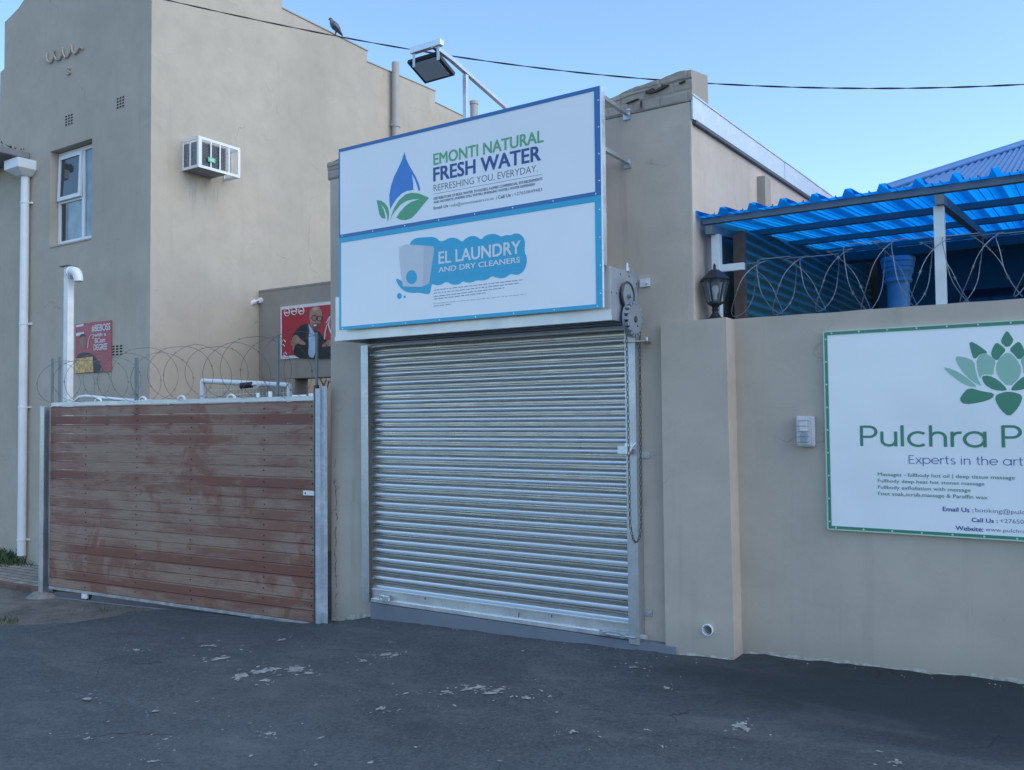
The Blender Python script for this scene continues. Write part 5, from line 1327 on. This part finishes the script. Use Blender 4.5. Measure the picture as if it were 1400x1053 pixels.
# white pole with swan neck
WPY = 5.85
wp = empty('white_pole', (-10.45, WPY, -.3), 'tall white square pole with a plastic swan neck cap, behind the gate end', 'pole')
xa_, xb_ = at(86.5, 450, WPY).x, at(92.3, 450, WPY).x; zt6 = at(92, 364, WPY).z; pyb = atX(101, 450, xb_).y
MB().box(xa_, xb_, WPY, pyb, -.3, zt6).build('shaft', M['whitepost'], wp, bevel=.004)
MB().box(xa_-.06, xb_+.02, WPY-.03, pyb+.02, zt6, zt6+.01).build('cap_plate', M['darkgrey'], wp)
c = at(97, 371, WPY-.07); e_ = at(108, 382, WPY-.07)
ym_ = (WPY+pyb)/2; MB().sweep([Vector((xb_+.001, ym_, zt6-.075)), Vector((xb_+.05, ym_, zt6-.07)), Vector((xb_+.10, ym_, zt6-.08)), Vector((xb_+.14, ym_, zt6-.11)), Vector((xb_+.16, ym_, zt6-.16)), Vector((xb_+.165, ym_, zt6-.20))], [.066,.066,.062,.058,.055,.052], 16).disc((xb_+.001, ym_, zt6-.075), (1,0,0), .075, .02, 18).build('swan_neck', M['pvc'], wp, smooth=True)
# loose white pipe lying on the gate top
q = MB(); q.sweep([gate_at(102, 549, -.12), gate_at(108, 543, -.12), gate_at(118, 541.5, -.12), gate_at(140, 544, -.12), gate_at(175, 547, -.12), gate_at(215, 549, -.12)], .017, 10)
tag(q.build('white_pipe', M['pvc'], smooth=True), 'thin bent white pipe lying along the gate top beside the white pole', 'pipe')

# ------------------------------------------------------------------ overhead cable and pigeon
A2 = Vector((-9.08, 6.3)); B2 = Vector((-.38, 9.0)); dn2 = (B2-A2); nn2 = Vector((-dn2.y, dn2.x))
def cab(px, py):
    d = ray(px, py); k_ = (A2.dot(nn2))/(d.x*nn2.x+d.y*nn2.y); return CAMP+d*k_
cpx = [(120,-25),(225,0),(340,24.5),(455,48),(563,70),(635,79),(700,87),(770,97),(870,107.5),(960,113.5),(1050,118),(1120,120.3),(1180,121),(1260,120.5),(1330,118.5),(1400,115.5),(1480,110)]
xs2 = np.array([a_ for a_, _ in cpx]); ys2 = np.array([b_ for _, b_ in cpx])
co2 = np.polyfit((xs2-700)/700, ys2, 5); ct = []
for px in np.arange(120, 1480, 5): ct.append(cab(px, float(np.polyval(co2, (px-700)/700))))
q = MB()
for ph in (0, math.pi):
    pts = []
    for i, p in enumerate(ct):
        a_ = i*.30+ph; pts.append(p+Vector((0, .0045*math.sin(a_), .0045*math.cos(a_))))
    q.sweep(pts, .0046, 6)
tag(q.build('overhead_cable', M['cable'], smooth=True), 'black twisted overhead cable sagging across the sky', 'cable')
pg = cab(458, float(np.polyval(co2, (458-700)/700)))
pr = empty('pigeon', pg, 'grey pigeon perched on the overhead cable', 'bird')
vd = rgt
def bp_(u, v, dpt=0): return pg + vd*u + Vector((0,0,v)) - fwd*dpt
bird = MB().sweep([bp_(.085,.0),bp_(.07,.02),bp_(.05,.045),bp_(.03,.075),bp_(.005,.105),bp_(-.02,.135),bp_(-.033,.16),bp_(-.04,.178),bp_(-.047,.190),bp_(-.056,.192),bp_(-.068,.187),bp_(-.076,.183)],
    [.008,.014,.022,.036,.044,.040,.029,.020,.019,.017,.007,.002], 14)
bm_, bt_, bb_ = nmat('pigeon_feathers'); sz = coords(bt_); fz_ = tnoise(bt_, sz, 25, 4)
bt_.links.new(mix(bt_, ramp(bt_, fz_, [(.4,0),(.6,1)]), (.055,.065,.085), (.16,.17,.19)), bb_.inputs['Base Color']); bb_.inputs['Roughness'].default_value = .6
bo = bird.build('body', bm_, pr, smooth=True, angle=80)
for s_ in (-1, 1):
    MB().sweep([bp_(-.005,.12,.028*s_),bp_(.02,.095,.036*s_),bp_(.05,.055,.03*s_),bp_(.085,.01,.012*s_)], [.012,.028,.022,.004], 10, sx=.35, up=-fwd).build('wing', bm_, pr, smooth=True)
    MB().sweep([bp_(.012,.07,.014*s_),bp_(.008,.03,.014*s_),bp_(.0,.006,.014*s_),bp_(-.02,.01,.014*s_)], [.008,.005,.004,.003], 6).build('leg', simple('bird_leg', (.3,.1,.08), .6), pr)
    MB().disc(bp_(-.05,.193,.0172*s_), -fwd*s_, .003, .002, 8).build('eye', M['black'], bo)
